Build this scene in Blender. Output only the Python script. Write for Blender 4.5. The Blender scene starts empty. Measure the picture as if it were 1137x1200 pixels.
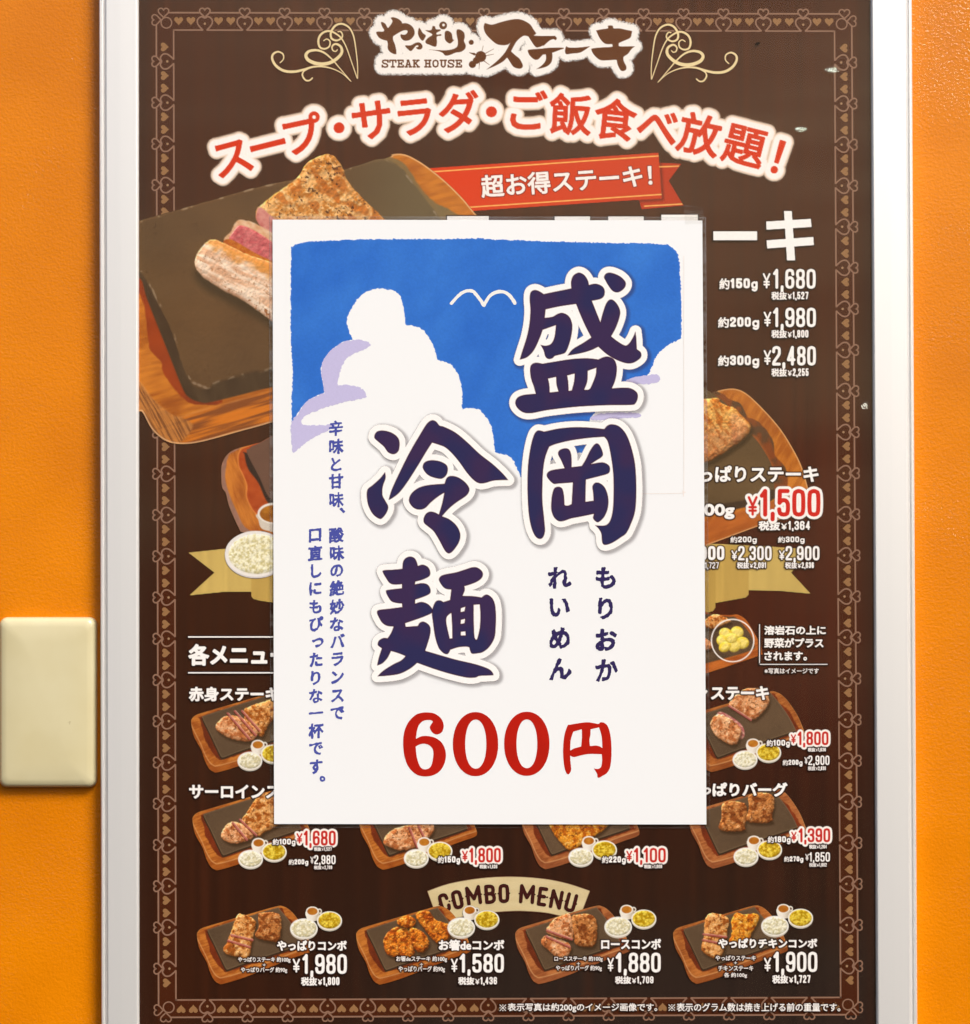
import bpy, math, random
import numpy as np

# ---------------------------------------------------------------- camera, sky, sun, exposure
scene = bpy.context.scene
C = scene.collection
S = 0.588 / 1000.0            # metres on the wall per photo pixel
DIST = 1.45                   # camera to wall
ZC = 1.50                     # height of the picture centre
TILT = math.radians(0.85)     # camera looks very slightly upwards
TH = 600 * S / DIST
cam_d = bpy.data.cameras.new('camera')
cam = bpy.data.objects.new('camera', cam_d); C.objects.link(cam)
CAM = np.array([0.0, -DIST * math.cos(TILT), ZC - DIST * math.sin(TILT)])
cam.location = CAM
cam.rotation_euler = (math.radians(90) + TILT, 0, 0)
cam_d.sensor_fit = 'VERTICAL'; cam_d.angle = 2 * math.atan(TH)
cam_d.clip_start = 0.05; cam_d.clip_end = 500
scene.camera = cam

SUN_EL, SUN_AZ = 47, 38       # sun high, out in front of the wall and to the right
w = bpy.data.worlds.new('World'); scene.world = w; w.use_nodes = True
nt = w.node_tree
sky = nt.nodes.new('ShaderNodeTexSky'); sky.sky_type = 'NISHITA'; sky.sun_disc = False
sky.sun_elevation = math.radians(SUN_EL)
sky.sun_rotation = math.radians(180 - SUN_AZ)
sky.dust_density = 6.0
bg = nt.nodes['Background']; nt.links.new(sky.outputs[0], bg.inputs[0]); bg.inputs[1].default_value = 0.13
sd = bpy.data.lights.new('sun', 'SUN'); sd.energy = 3.3; sd.angle = math.radians(22); sd.color = (1, .97, .92)
sun = bpy.data.objects.new('sun', sd); C.objects.link(sun)
from mathutils import Vector
_az, _el = math.radians(SUN_AZ), math.radians(SUN_EL)
_to = Vector((math.sin(_az) * math.cos(_el), -math.cos(_az) * math.cos(_el), math.sin(_el)))
sun.rotation_euler = (-_to).to_track_quat('-Z', 'Y').to_euler()
scene.view_settings.view_transform = 'Standard'; scene.view_settings.look = 'None'
scene.view_settings.exposure = 0.06; scene.view_settings.gamma = 1
scene.cycles.transparent_max_bounces = 24

# ---------------------------------------------------------------- helpers
rng = np.random.default_rng(7)
random.seed(7)

def T(px, py, y=0.0):
    """a point of the wall (or of a sheet lying y in front of it) from the photo grid"""
    px = np.asarray(px, float); py = np.asarray(py, float)
    dx = (px - 568.5) / 600 * TH; dz = (600 - py) / 600 * TH
    c, s = math.cos(TILT), math.sin(TILT)
    wx = dx; wy = c - dz * s; wz = s + dz * c
    t = (y - CAM[1]) / wy
    return np.stack([wx * t, np.full_like(wx, 0) + y, CAM[2] + wz * t], -1)

def srgb(h):
    h = h.lstrip('#'); return np.array([int(h[i:i + 2], 16) / 255 for i in (0, 2, 4)])
GAIN = 0.86
def lin(c):
    c = np.clip(np.asarray(c, float), 0, 1)
    return np.where(c <= .04045, c / 12.92, ((c + .055) / 1.055) ** 2.4) * GAIN
def L(h): return tuple(lin(srgb(h)))

def material(name):
    m = bpy.data.materials.new(name); m.use_nodes = True
    return m, m.node_tree, m.node_tree.nodes['Principled BSDF']
def node(nt, t, **kw):
    n = nt.nodes.new(t)
    for k, v in kw.items():
        if k in n.inputs: n.inputs[k].default_value = v
        else: setattr(n, k, v)
    return n

def ink(name, alpha, rough=.6, spec=.08):
    m, nt, b = material(name)
    a = node(nt, 'ShaderNodeAttribute', attribute_name='ink')
    tc = node(nt, 'ShaderNodeTexCoord')
    nz = node(nt, 'ShaderNodeTexNoise', Scale=900.0, Detail=2.0)
    nt.links.new(tc.outputs['Object'], nz.inputs['Vector'])
    mr = node(nt, 'ShaderNodeMapRange'); mr.inputs['To Min'].default_value = .93; mr.inputs['To Max'].default_value = 1.07
    nt.links.new(nz.outputs['Fac'], mr.inputs['Value'])
    mx = node(nt, 'ShaderNodeMix', data_type='RGBA', blend_type='MULTIPLY'); mx.inputs['Factor'].default_value = 1
    nt.links.new(a.outputs['Color'], mx.inputs['A']); nt.links.new(mr.outputs['Result'], mx.inputs['B'])
    nt.links.new(mx.outputs['Result'], b.inputs['Base Color'])
    b.inputs['Roughness'].default_value = rough; b.inputs['Specular IOR Level'].default_value = spec
    if alpha: nt.links.new(a.outputs['Alpha'], b.inputs['Alpha'])
    return m
INK = ink('printed_ink', False); INK_A = ink('printed_ink_soft_edge', True)

def mesh_obj(name, co, faces, mat, parent=None, ink_col=None, smooth=False):
    """faces: list of index tuples, or (tris Nx3, quads Mx4) arrays"""
    me = bpy.data.meshes.new(name)
    if isinstance(faces, tuple) and len(faces) == 2 and isinstance(faces[0], np.ndarray):
        tr, qd = faces
        nl = len(tr) * 3 + len(qd) * 4
        me.vertices.add(len(co)); me.vertices.foreach_set('co', np.asarray(co, np.float32).ravel())
        me.loops.add(nl); me.polygons.add(len(tr) + len(qd))
        me.loops.foreach_set('vertex_index', np.concatenate([tr.ravel(), qd.ravel()]).astype(np.int32))
        ls = np.concatenate([np.arange(len(tr)) * 3, len(tr) * 3 + np.arange(len(qd)) * 4]).astype(np.int32)
        me.polygons.foreach_set('loop_start', ls)
        me.update(calc_edges=True)
    else:
        me.from_pydata([tuple(map(float, c)) for c in co], [], faces); me.update()
    if ink_col is not None:
        at = me.color_attributes.new('ink', 'FLOAT_COLOR', 'POINT')
        at.data.foreach_set('color', np.asarray(ink_col, np.float32).ravel())
    me.materials.append(mat)
    if smooth: me.polygons.foreach_set('use_smooth', [True] * len(me.polygons))
    o = bpy.data.objects.new(name, me); C.objects.link(o)
    if parent: attach(o, parent)
    return o
def attach(o, parent):
    o.parent = parent; o.matrix_parent_inverse = parent.matrix_basis.inverted()
def thing(name, label, cat, loc):
    o = bpy.data.objects.new(name, None); C.objects.link(o); o.location = loc
    o.empty_display_size = .05; o['label'] = label; o['category'] = cat
    return o

# ---- curves, outlines, distance fields
def smooth_loop(pts, n=5, closed=True):
    """Catmull-Rom through pts; a point with a third value is a sharp corner"""
    P = [np.array(p[:2], float) for p in pts]; K = [len(p) > 2 for p in pts]; N = len(P); out = []
    for i in range(N if closed else N - 1):
        a, b, c, d = (i - 1) % N, i, (i + 1) % N, (i + 2) % N
        if not closed: a = max(i - 1, 0); d = min(i + 2, N - 1)
        p1, p2 = P[b], P[c]; p0 = p1 if K[b] else P[a]; p3 = p2 if K[c] else P[d]
        for k in range(n):
            t = k / n
            out.append(.5 * ((2 * p1) + (p2 - p0) * t + (2 * p0 - 5 * p1 + 4 * p2 - p3) * t * t + (3 * p1 - p0 - 3 * p2 + p3) * t ** 3))
    if not closed: out.append(P[-1])
    return np.array(out)
def tr(pts, reg, s):
    return [((p[0] / s + reg[0]), (p[1] / s + reg[1])) + tuple(p[2:]) for p in pts]
def area(l):
    x, y = l[:, 0], l[:, 1]; return .5 * np.sum(x * np.roll(y, -1) - y * np.roll(x, -1))
def loops_segs(outer, holes=()):
    sg = []
    for l, sgn in [(o, 1) for o in outer] + [(h, -1) for h in holes]:
        if area(l) * sgn < 0: l = l[::-1]
        sg.append(np.hstack([l, np.roll(l, -1, 0)]))
    return np.vstack(sg)

def sdf(segs, x0, y0, st, W, H, R):
    D = np.full((H, W), R, float); acc = np.zeros((H, W + 1))
    sy = st[1]; sx = st[0]
    for ax, ay, bx, by in segs:
        if ay != by:
            lo, hi, dr = (ay, by, 1) if ay < by else (by, ay, -1)
            j0 = max(0, math.ceil((lo - y0) / sy)); j1 = min(H, math.ceil((hi - y0) / sy))
            if j1 > j0:
                jj = np.arange(j0, j1); xx = ax + (bx - ax) * ((y0 + jj * sy) - ay) / (by - ay)
                ii = np.clip(np.ceil((xx - x0) / sx).astype(int), 0, W)
                acc[jj, ii] += dr
        i0 = max(0, int((min(ax, bx) - R - x0) / sx)); i1 = min(W, int((max(ax, bx) + R - x0) / sx) + 2)
        j0 = max(0, int((min(ay, by) - R - y0) / sy)); j1 = min(H, int((max(ay, by) + R - y0) / sy) + 2)
        if i1 <= i0 or j1 <= j0: continue
        X = (x0 + np.arange(i0, i1) * sx)[None, :]; Y = (y0 + np.arange(j0, j1) * sy)[:, None]
        dx, dy = bx - ax, by - ay; q = dx * dx + dy * dy
        t = np.clip(((X - ax) * dx + (Y - ay) * dy) / q, 0, 1) if q > 1e-12 else 0.0
        dd = np.hypot(X - ax - t * dx, Y - ay - t * dy)
        v = D[j0:j1, i0:i1]; np.minimum(v, dd, out=v)
    ins = np.abs(np.cumsum(acc, 1)[:, :W]) > .5
    return np.where(ins, D, -D)

def smst(a, b, x):
    t = np.clip((x - a) / (b - a), 0, 1); return t * t * (3 - 2 * t)

def vnoise(X, Y, sx, sy, ang=0, octv=3, seed=0):
    r = np.random.default_rng(seed + 1000); a = math.radians(ang)
    u = (X * math.cos(a) + Y * math.sin(a)) / sx; v = (-X * math.sin(a) + Y * math.cos(a)) / sy
    out = np.zeros_like(X, float); amp = 1; tot = 0
    for k in range(octv):
        G = r.random((97, 97)); uu = u * 2 ** k + 13.7 * k; vv = v * 2 ** k + 5.1 * k
        iu = np.floor(uu).astype(int); iv = np.floor(vv).astype(int); fu = uu - iu; fv = vv - iv
        fu = fu * fu * (3 - 2 * fu); fv = fv * fv * (3 - 2 * fv)
        g = lambda a_, b_: G[b_ % 97, a_ % 97]
        out += amp * ((g(iu, iv) * (1 - fu) + g(iu + 1, iv) * fu) * (1 - fv) + (g(iu, iv + 1) * (1 - fu) + g(iu + 1, iv + 1) * fu) * fv)
        tot += amp; amp *= .55
    return out / tot

def clip_mesh(X, Y, D, RGBA, level=0.0):
    """the part of the grid where D >= level, cut exactly along that line"""
    H, W = X.shape; N = H * W
    Df = D.ravel() - level; Df = np.where(np.abs(Df) < 1e-9, 1e-9, Df); ins = Df > 0
    idx = np.arange(N).reshape(H, W)
    a, b, c, d = idx[:-1, :-1].ravel(), idx[:-1, 1:].ravel(), idx[1:, 1:].ravel(), idx[1:, :-1].ravel()
    n = ins[a].astype(int) + ins[b] + ins[c] + ins[d]
    fq = n == 4; Q = np.stack([a, d, c, b], 1)[fq] * N + np.stack([a, d, c, b], 1)[fq]
    pt = (n > 0) & (n < 4)
    tri = np.vstack([np.stack([a, c, b], 1)[pt], np.stack([a, d, c], 1)[pt]])
    k = ins[tri].sum(1); F = []
    key = lambda p, q: np.minimum(p, q) * N + np.maximum(p, q)
    F.append((tri[k == 3]) * N + tri[k == 3])
    t1 = tri[k == 1]
    if len(t1):
        r = np.argmax(ins[t1], 1); t1 = np.take_along_axis(t1, (r[:, None] + np.arange(3)) % 3, 1)
        F.append(np.stack([t1[:, 0] * N + t1[:, 0], key(t1[:, 0], t1[:, 1]), key(t1[:, 0], t1[:, 2])], 1))
    t2 = tri[k == 2]
    if len(t2):
        r = np.argmin(ins[t2], 1); t2 = np.take_along_axis(t2, (r[:, None] + np.arange(3)) % 3, 1)
        v0, v1, v2 = t2.T; e20 = key(v0, v2); e01 = key(v0, v1)
        F.append(np.stack([v1 * N + v1, v2 * N + v2, e20], 1)); F.append(np.stack([v1 * N + v1, e20, e01], 1))
    F = np.vstack(F)
    keys, inv = np.unique(np.concatenate([F.ravel(), Q.ravel()]), return_inverse=True)
    inv = inv.ravel(); tris = inv[:F.size].reshape(-1, 3); quads = inv[F.size:].reshape(-1, 4)
    A, B = keys // N, keys % N
    t = np.where(A == B, 0, -Df[A] / np.where(A == B, 1, Df[B] - Df[A]))[:, None]
    xf, yf, cf = X.ravel(), Y.ravel(), RGBA.reshape(-1, 4)
    px = xf[A] + (xf[B] - xf[A]) * t[:, 0]; py = yf[A] + (yf[B] - yf[A]) * t[:, 0]
    return px, py, cf[A] + (cf[B] - cf[A]) * t, tris, quads

def emit(name, X, Y, D, RGBA, level, y, parent, soft=False, label=None):
    px, py, col, tris, quads = clip_mesh(X, Y, D, RGBA, level)
    o = mesh_obj(name, T(px, py, y), (tris, quads), INK_A if soft else INK, parent, col)
    if label: o['label'] = label
    return o

class Canvas:
    """a printed picture, painted shape by shape on a fine grid"""
    def __init__(s, x0, y0, x1, y1, st=1.0, R=10):
        s.st = (st, st) if np.isscalar(st) else st
        s.x0, s.y0, s.R = x0, y0, R
        s.W = int((x1 - x0) / s.st[0]) + 1; s.H = int((y1 - y0) / s.st[1]) + 1
        s.X, s.Y = np.meshgrid(x0 + np.arange(s.W) * s.st[0], y0 + np.arange(s.H) * s.st[1])
        s.rgb = np.zeros((s.H, s.W, 3)); s.m = np.full((s.H, s.W), -float(R))
    def sd(s, pts, smooth=True, R=None, holes=()):
        l = [smooth_loop(pts) if smooth else np.array([p[:2] for p in pts], float)]
        return sdf(loops_segs(l, [smooth_loop(h) for h in holes]), s.x0, s.y0, s.st, s.W, s.H, R or s.R)
    def n(s, sx, sy=None, ang=0, octv=3, seed=0): return vnoise(s.X, s.Y, sx, sy or sx, ang, octv, seed)
    def paint(s, d, col, soft=.6, op=1.0, add=True, clip=None):
        if isinstance(col, str): col = srgb(col)
        m = smst(-soft, soft, d) * op
        if clip is not None: m = m * smst(-.6, .6, clip)
        s.rgb = s.rgb * (1 - m[..., None]) + col * m[..., None]
        if add: s.m = np.maximum(s.m, d)
        return d
    def mix(s, a, b, f):
        a = srgb(a) if isinstance(a, str) else a; b = srgb(b) if isinstance(b, str) else b
        f = np.clip(f, 0, 1)[..., None]; return a * (1 - f) + b * f
    def emit(s, name, y, parent, label=None):
        rgba = np.dstack([lin(s.rgb), np.ones((s.H, s.W))])
        return emit(name, s.X, s.Y, s.m, rgba, 0, y, parent, False, label)

# ---- lettering
_cache = {}
def outline(st):
    if st not in _cache:
        c = bpy.data.curves.new('lettering', 'FONT'); c.body = st; c.size = 1; c.fill_mode = 'NONE'; c.resolution_u = 3
        o = bpy.data.objects.new('lettering', c); C.objects.link(o)
        m = bpy.data.meshes.new_from_object(o.evaluated_get(bpy.context.evaluated_depsgraph_get()))
        v = np.zeros(len(m.vertices) * 3); m.vertices.foreach_get('co', v); v = v.reshape(-1, 3)[:, :2]
        e = np.zeros(len(m.edges) * 2, int); m.edges.foreach_get('vertices', e); e = e.reshape(-1, 2)
        v = v * [1, -1]
        _cache[st] = np.hstack([v[e[:, 0]], v[e[:, 1]]])
        bpy.data.objects.remove(o); bpy.data.curves.remove(c); bpy.data.meshes.remove(m)
    return _cache[st].copy()
def bb(s):
    if isinstance(s, Pen): r = s.r[:, 4].max(); s = s.r; return s[:, [0, 2]].min() - r, s[:, [1, 3]].min() - r, s[:, [0, 2]].max() + r, s[:, [1, 3]].max() + r
    x = s[:, [0, 2]]; y = s[:, [1, 3]]; return x.min(), y.min(), x.max(), y.max()
def xf(s, f):
    a = f(s[:, :2]); b = f(s[:, 2:]); return np.hstack([a, b])
def fit(st, box, bold=0):
    s = outline(st); x0, y0, x1, y1 = bb(s); X0, Y0, X1, Y1 = box[0] + bold, box[1] + bold, box[2] - bold, box[3] - bold
    o = np.array([x0, y0]); k = np.array([(X1 - X0) / (x1 - x0), (Y1 - Y0) / (y1 - y0)])
    return xf(s, lambda p: (p - o) * k + [X0, Y0])
def place(st, cx, cy, em, rot=0, sx=1, sy=1, shear=0):
    s = outline(st); x0, y0, x1, y1 = bb(s); c = np.array([(x0 + x1) / 2, (y0 + y1) / 2])
    r = math.radians(rot); M = np.array([[math.cos(r), math.sin(r)], [-math.sin(r), math.cos(r)]])
    def f(p):
        q = (p - c) * [sx * em, sy * em]; q[:, 1] -= shear * q[:, 0]; return q @ M.T + [cx, cy]
    return xf(s, f)

# styles: distance -> colour; (function, lowest level kept, soft)
def sty_plain(h):
    c = lin(srgb(h))
    def f(d, X, Y): return np.dstack([np.broadcast_to(c, d.shape + (3,)), np.ones_like(d)])
    return f, 0.0, False
def sty_shadow(h, sh='#2a0f08', wd=2.2, op=.75, e=.3):
    c, s_ = srgb(h), srgb(sh)
    def f(d, X, Y):
        m = smst(-e, e, d)[..., None]; a = np.where(d > -e, 1, smst(-wd, -e, d) * op)
        return np.dstack([lin(c * m + s_ * (1 - m)), np.maximum(a, m[..., 0])])
    return f, -wd, True
def sty_outline(h, out='#fffdfa', ow=2.0, sh=None, fade=1.0, e=.3):
    c, o_ = srgb(h), srgb(out)
    def f(d, X, Y):
        m = smst(-e, e, d)[..., None]
        col = c * m + o_ * (1 - m); a = smst(-ow - fade, -ow, d)
        return np.dstack([lin(col), a])
    return f, -ow - fade, True

def letters(name, items, style, y, parent, step=.6, label=None, post=None):
    """items: (segments, bold)"""
    f, low, soft = style; R = -low + 1.5
    R = max(R, 2.0)
    bs = np.array([bb(s) for s, b in items]); mb = max(b for s, b in items)
    R += mb
    x0, y0 = bs[:, 0].min() - R, bs[:, 1].min() - R; x1, y1 = bs[:, 2].max() + R, bs[:, 3].max() + R
    W, H = int((x1 - x0) / step) + 2, int((y1 - y0) / step) + 2
    D = np.full((H, W), -R)
    for s, b in items:
        a0, b0, a1, b1 = bb(s)
        i0, j0 = max(0, int((a0 - R - x0) / step)), max(0, int((b0 - R - y0) / step))
        i1, j1 = min(W, int((a1 + R - x0) / step) + 2), min(H, int((b1 + R - y0) / step) + 2)
        d = (pen_field(s, x0 + i0 * step, y0 + j0 * step, step, i1 - i0, j1 - j0, R) if isinstance(s, Pen) else sdf(s, x0 + i0 * step, y0 + j0 * step, (step, step), i1 - i0, j1 - j0, R)) + b
        v = D[j0:j1, i0:i1]; np.maximum(v, d, out=v)
    X, Y = np.meshgrid(x0 + np.arange(W) * step, y0 + np.arange(H) * step)
    if post: D = post(D, X, Y)
    D[0] = D[-1] = -R; D[:, 0] = D[:, -1] = -R
    return emit(name, X, Y, D, f(D, X, Y), low, y, parent, soft, label)

class Pen:
    '''a pen line: rows of x0, y0, x1, y1, r0, r1'''
    def __init__(s_, rows): s_.r = np.asarray(rows, float)
def pen_field(pn, x0, y0, st, W, H, R):
    D = np.full((H, W), -float(R))
    for ax, ay, bx, by, ra, rb in pn.r:
        q_ = R + max(ra, rb)
        i0 = max(0, int((min(ax, bx) - q_ - x0) / st)); i1 = min(W, int((max(ax, bx) + q_ - x0) / st) + 2)
        j0 = max(0, int((min(ay, by) - q_ - y0) / st)); j1 = min(H, int((max(ay, by) + q_ - y0) / st) + 2)
        if i1 <= i0 or j1 <= j0: continue
        X = (x0 + np.arange(i0, i1) * st)[None, :]; Y = (y0 + np.arange(j0, j1) * st)[:, None]
        dx, dy = bx - ax, by - ay; q = dx * dx + dy * dy
        t = np.clip(((X - ax) * dx + (Y - ay) * dy) / q, 0, 1) if q > 1e-12 else 0.0
        v = D[j0:j1, i0:i1]; np.maximum(v, ra + (rb - ra) * t - np.hypot(X - ax - t * dx, Y - ay - t * dy), out=v)
    return D
def stroke_segs(pl, w0, w1=None, wm=None):
    p = np.asarray(pl, float)[:, :2]; n = len(p); t = np.linspace(0, 1, n); w1 = w0 if w1 is None else w1
    w_ = (w0 + (w1 - w0) * t if wm is None else np.where(t < .5, w0 + (wm - w0) * smst(0, .5, t), wm + (w1 - wm) * smst(.5, 1, t))) / 2
    return Pen(np.column_stack([p[:-1], p[1:], w_[:-1], w_[1:]]))

def ellipse(cx, cy, rx, ry, n=40, p=2.0, rot=0):
    a = np.linspace(0, 2 * math.pi, n, endpoint=False); c, s = np.cos(a), np.sin(a)
    x = rx * np.sign(c) * np.abs(c) ** (2 / p); y_ = ry * np.sign(s) * np.abs(s) ** (2 / p)
    r = math.radians(rot)
    return np.stack([cx + x * math.cos(r) - y_ * math.sin(r), cy + x * math.sin(r) + y_ * math.cos(r)], 1)

# ================================================================ THE WALL
m_wall, nt, b = material('orange_gloss_paint')
tc = node(nt, 'ShaderNodeTexCoord')
n1 = node(nt, 'ShaderNodeTexNoise', Scale=9.0, Detail=4.0); n2 = node(nt, 'ShaderNodeTexNoise', Scale=620.0, Detail=2.0, Roughness=.5)
n3 = node(nt, 'ShaderNodeTexVoronoi', Scale=420.0); n3.feature = 'SMOOTH_F1'; n3.inputs['Smoothness'].default_value = .7
n4 = node(nt, 'ShaderNodeTexNoise', Scale=38.0, Detail=3.0)
for n_ in (n1, n2, n3, n4): nt.links.new(tc.outputs['Object'], n_.inputs['Vector'])
cr = node(nt, 'ShaderNodeValToRGB'); nt.links.new(n1.outputs['Fac'], cr.inputs['Fac'])
cr.color_ramp.elements[0].color = L('#db7c00') + (1,); cr.color_ramp.elements[0].position = .3
cr.color_ramp.elements[1].color = L('#ee8b00') + (1,); cr.color_ramp.elements[1].position = .75
nt.links.new(cr.outputs['Color'], b.inputs['Base Color'])
ad = node(nt, 'ShaderNodeMath', operation='ADD'); ml = node(nt, 'ShaderNodeMath', operation='MULTIPLY'); ml.inputs[1].default_value = .5
nt.links.new(n3.outputs['Distance'], ml.inputs[0]); nt.links.new(n2.outputs['Fac'], ad.inputs[0]); nt.links.new(ml.outputs[0], ad.inputs[1])
ad2 = node(nt, 'ShaderNodeMath', operation='ADD'); nt.links.new(ad.outputs[0], ad2.inputs[0]); n4s = node(nt, 'ShaderNodeMath', operation='MULTIPLY'); n4s.inputs[1].default_value = .5; nt.links.new(n4.outputs['Fac'], n4s.inputs[0]); nt.links.new(n4s.outputs[0], ad2.inputs[1])
bp = node(nt, 'ShaderNodeBump', Strength=.32, Distance=.0007); nt.links.new(ad2.outputs[0], bp.inputs['Height'])
nt.links.new(bp.outputs['Normal'], b.inputs['Normal'])
n5 = node(nt, 'ShaderNodeTexNoise', Scale=520.0, Detail=2.0); n6 = node(nt, 'ShaderNodeTexNoise', Scale=14.0, Detail=2.0)
for n_ in (n5, n6): nt.links.new(tc.outputs['Object'], n_.inputs['Vector'])
m6 = node(nt, 'ShaderNodeMapRange'); m6.inputs['From Min'].default_value = .35; m6.inputs['From Max'].default_value = .65; m6.inputs['To Min'].default_value = .25; m6.inputs['To Max'].default_value = 1.0
bc = node(nt, 'ShaderNodeBump', Distance=.0010); nt.links.new(n6.outputs['Fac'], m6.inputs['Value']); nt.links.new(m6.outputs['Result'], bc.inputs['Strength'])
nt.links.new(n5.outputs['Fac'], bc.inputs['Height']); nt.links.new(bc.outputs['Normal'], b.inputs['Coat Normal'])
b.inputs['Roughness'].default_value = .35; b.inputs['Specular IOR Level'].default_value = .15; b.inputs['Coat Weight'].default_value = .55; b.inputs['Coat Roughness'].default_value = .04
WX, WZ0, WZ1 = 1.6, 0.0, 3.0
wall = mesh_obj('wall', [(-WX, 0, WZ0), (WX, 0, WZ0), (WX, 0, WZ1), (-WX, 0, WZ1), (-WX, .15, WZ0), (WX, .15, WZ0), (WX, .15, WZ1), (-WX, .15, WZ1)],
                [(0, 1, 2, 3), (5, 4, 7, 6), (4, 0, 3, 7), (1, 5, 6, 2), (3, 2, 6, 7), (4, 5, 1, 0)], m_wall)
wall['label'] = 'orange painted wall with a glossy pebbled skin behind the silver framed menu'; wall['category'] = 'wall'

# ================================================================ THE FRAME
m_alu, nt, b = material('brushed_silver_aluminium')
tc = node(nt, 'ShaderNodeTexCoord'); mp = node(nt, 'ShaderNodeMapping'); mp.inputs['Scale'].default_value = (900, 900, 6)
nz = node(nt, 'ShaderNodeTexNoise', Scale=1.0, Detail=3.0); nt.links.new(tc.outputs['Object'], mp.inputs['Vector']); nt.links.new(mp.outputs[0], nz.inputs['Vector'])
bp = node(nt, 'ShaderNodeBump', Strength=.08, Distance=.0003); nt.links.new(nz.outputs['Fac'], bp.inputs['Height']); nt.links.new(bp.outputs['Normal'], b.inputs['Normal'])
b.inputs['Base Color'].default_value = (.90, .885, .86, 1); b.inputs['Metallic'].default_value = .62; b.inputs['Roughness'].default_value = .48

Y_POST, Y_COVER, Y_FACE = -0.0110, -0.0120, -0.0135
frame = thing('poster_frame', 'silver aluminium snap frame holding the big steak menu poster on the orange wall', 'frame', tuple(T(595, 1262, 0)))
# outer corners (photo grid, on the face plane) and inner corners
O4 = [(115.5, -53), (1069, -53), (1076, 1263), (118.5, 1263)]
I4 = [(162.3, -5), (1020.5, -5), (1027.5, 1214), (163.0, 1214)]
prof = [(0, 0.0000), (0, 0.0115), (.03, 0.0123), (.065, 0.0123), (.08, 0.0110), (.115, 0.0108), (.13, 0.0121), (.16, 0.0130), (.20, 0.0136), (.55, 0.0137), (.94, 0.0136), (.955, 0.0135), (.985, 0.0126), (1.0, 0.0117), (1.0, 0.0105)]
def rail(i, label):
    j = (i + 1) % 4; co = []; fc = []
    for u, h in prof:
        for c_ in (i, j):
            p = (O4[c_][0] + (I4[c_][0] - O4[c_][0]) * u, O4[c_][1] + (I4[c_][1] - O4[c_][1]) * u)
            v = T(p[0], p[1], Y_FACE).copy(); v[1] = -h; co.append(v)
    for k in range(len(prof) - 1): fc.append((2 * k, 2 * k + 1, 2 * k + 3, 2 * k + 2))
    o = mesh_obj('frame_rail', co, fc, m_alu, frame)
    sm = [k in (5, 6) for k in range(len(fc))]; o.data.polygons.foreach_set('use_smooth', sm)
    o['label'] = label
for i, l_ in enumerate(['top rail of the silver frame', 'right rail of the silver frame', 'bottom rail of the silver frame', 'left rail of the silver frame']): rail(i, l_)

def clear_mat(name, rough, bump, tint=(1, 1, 1, 1), scale=6.0, ior=1.47, edge=0.0):
    m = bpy.data.materials.new(name); m.use_nodes = True; nt = m.node_tree; nt.nodes.clear()
    out = node(nt, 'ShaderNodeOutputMaterial'); t_ = node(nt, 'ShaderNodeBsdfTransparent', Color=tint)
    g = node(nt, 'ShaderNodeBsdfGlossy', Roughness=rough); mx = node(nt, 'ShaderNodeMixShader')
    lw = node(nt, 'ShaderNodeLayerWeight'); pw = node(nt, 'ShaderNodeMath', operation='POWER'); pw.inputs[1].default_value = 5
    nt.links.new(lw.outputs['Facing'], pw.inputs[0])   # Schlick, the same from both sides of the thin sheet
    tc = node(nt, 'ShaderNodeTexCoord'); mp = node(nt, 'ShaderNodeMapping'); mp.inputs['Rotation'].default_value = (0, .5, 0); mp.inputs['Scale'].default_value = (1, 1, 3)
    nz = node(nt, 'ShaderNodeTexNoise', Scale=scale, Detail=2.0); bp = node(nt, 'ShaderNodeBump', Strength=bump, Distance=.01)
    nt.links.new(tc.outputs['Object'], mp.inputs['Vector']); nt.links.new(mp.outputs[0], nz.inputs['Vector'])
    nt.links.new(nz.outputs['Fac'], bp.inputs['Height']); nt.links.new(bp.outputs['Normal'], g.inputs['Normal'])
    ad = node(nt, 'ShaderNodeMath', operation='ADD'); ad.inputs[1].default_value = edge + 2 * ((ior - 1) / (ior + 1)) ** 2
    nt.links.new(pw.outputs[0], ad.inputs[0]); nt.links.new(ad.outputs[0], mx.inputs[0])
    nt.links.new(t_.outputs[0], mx.inputs[1]); nt.links.new(g.outputs[0], mx.inputs[2]); nt.links.new(mx.outputs[0], out.inputs[0])
    return m
m_cover = clear_mat('clear_acrylic', .012, .007, ior=1.13)
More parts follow.
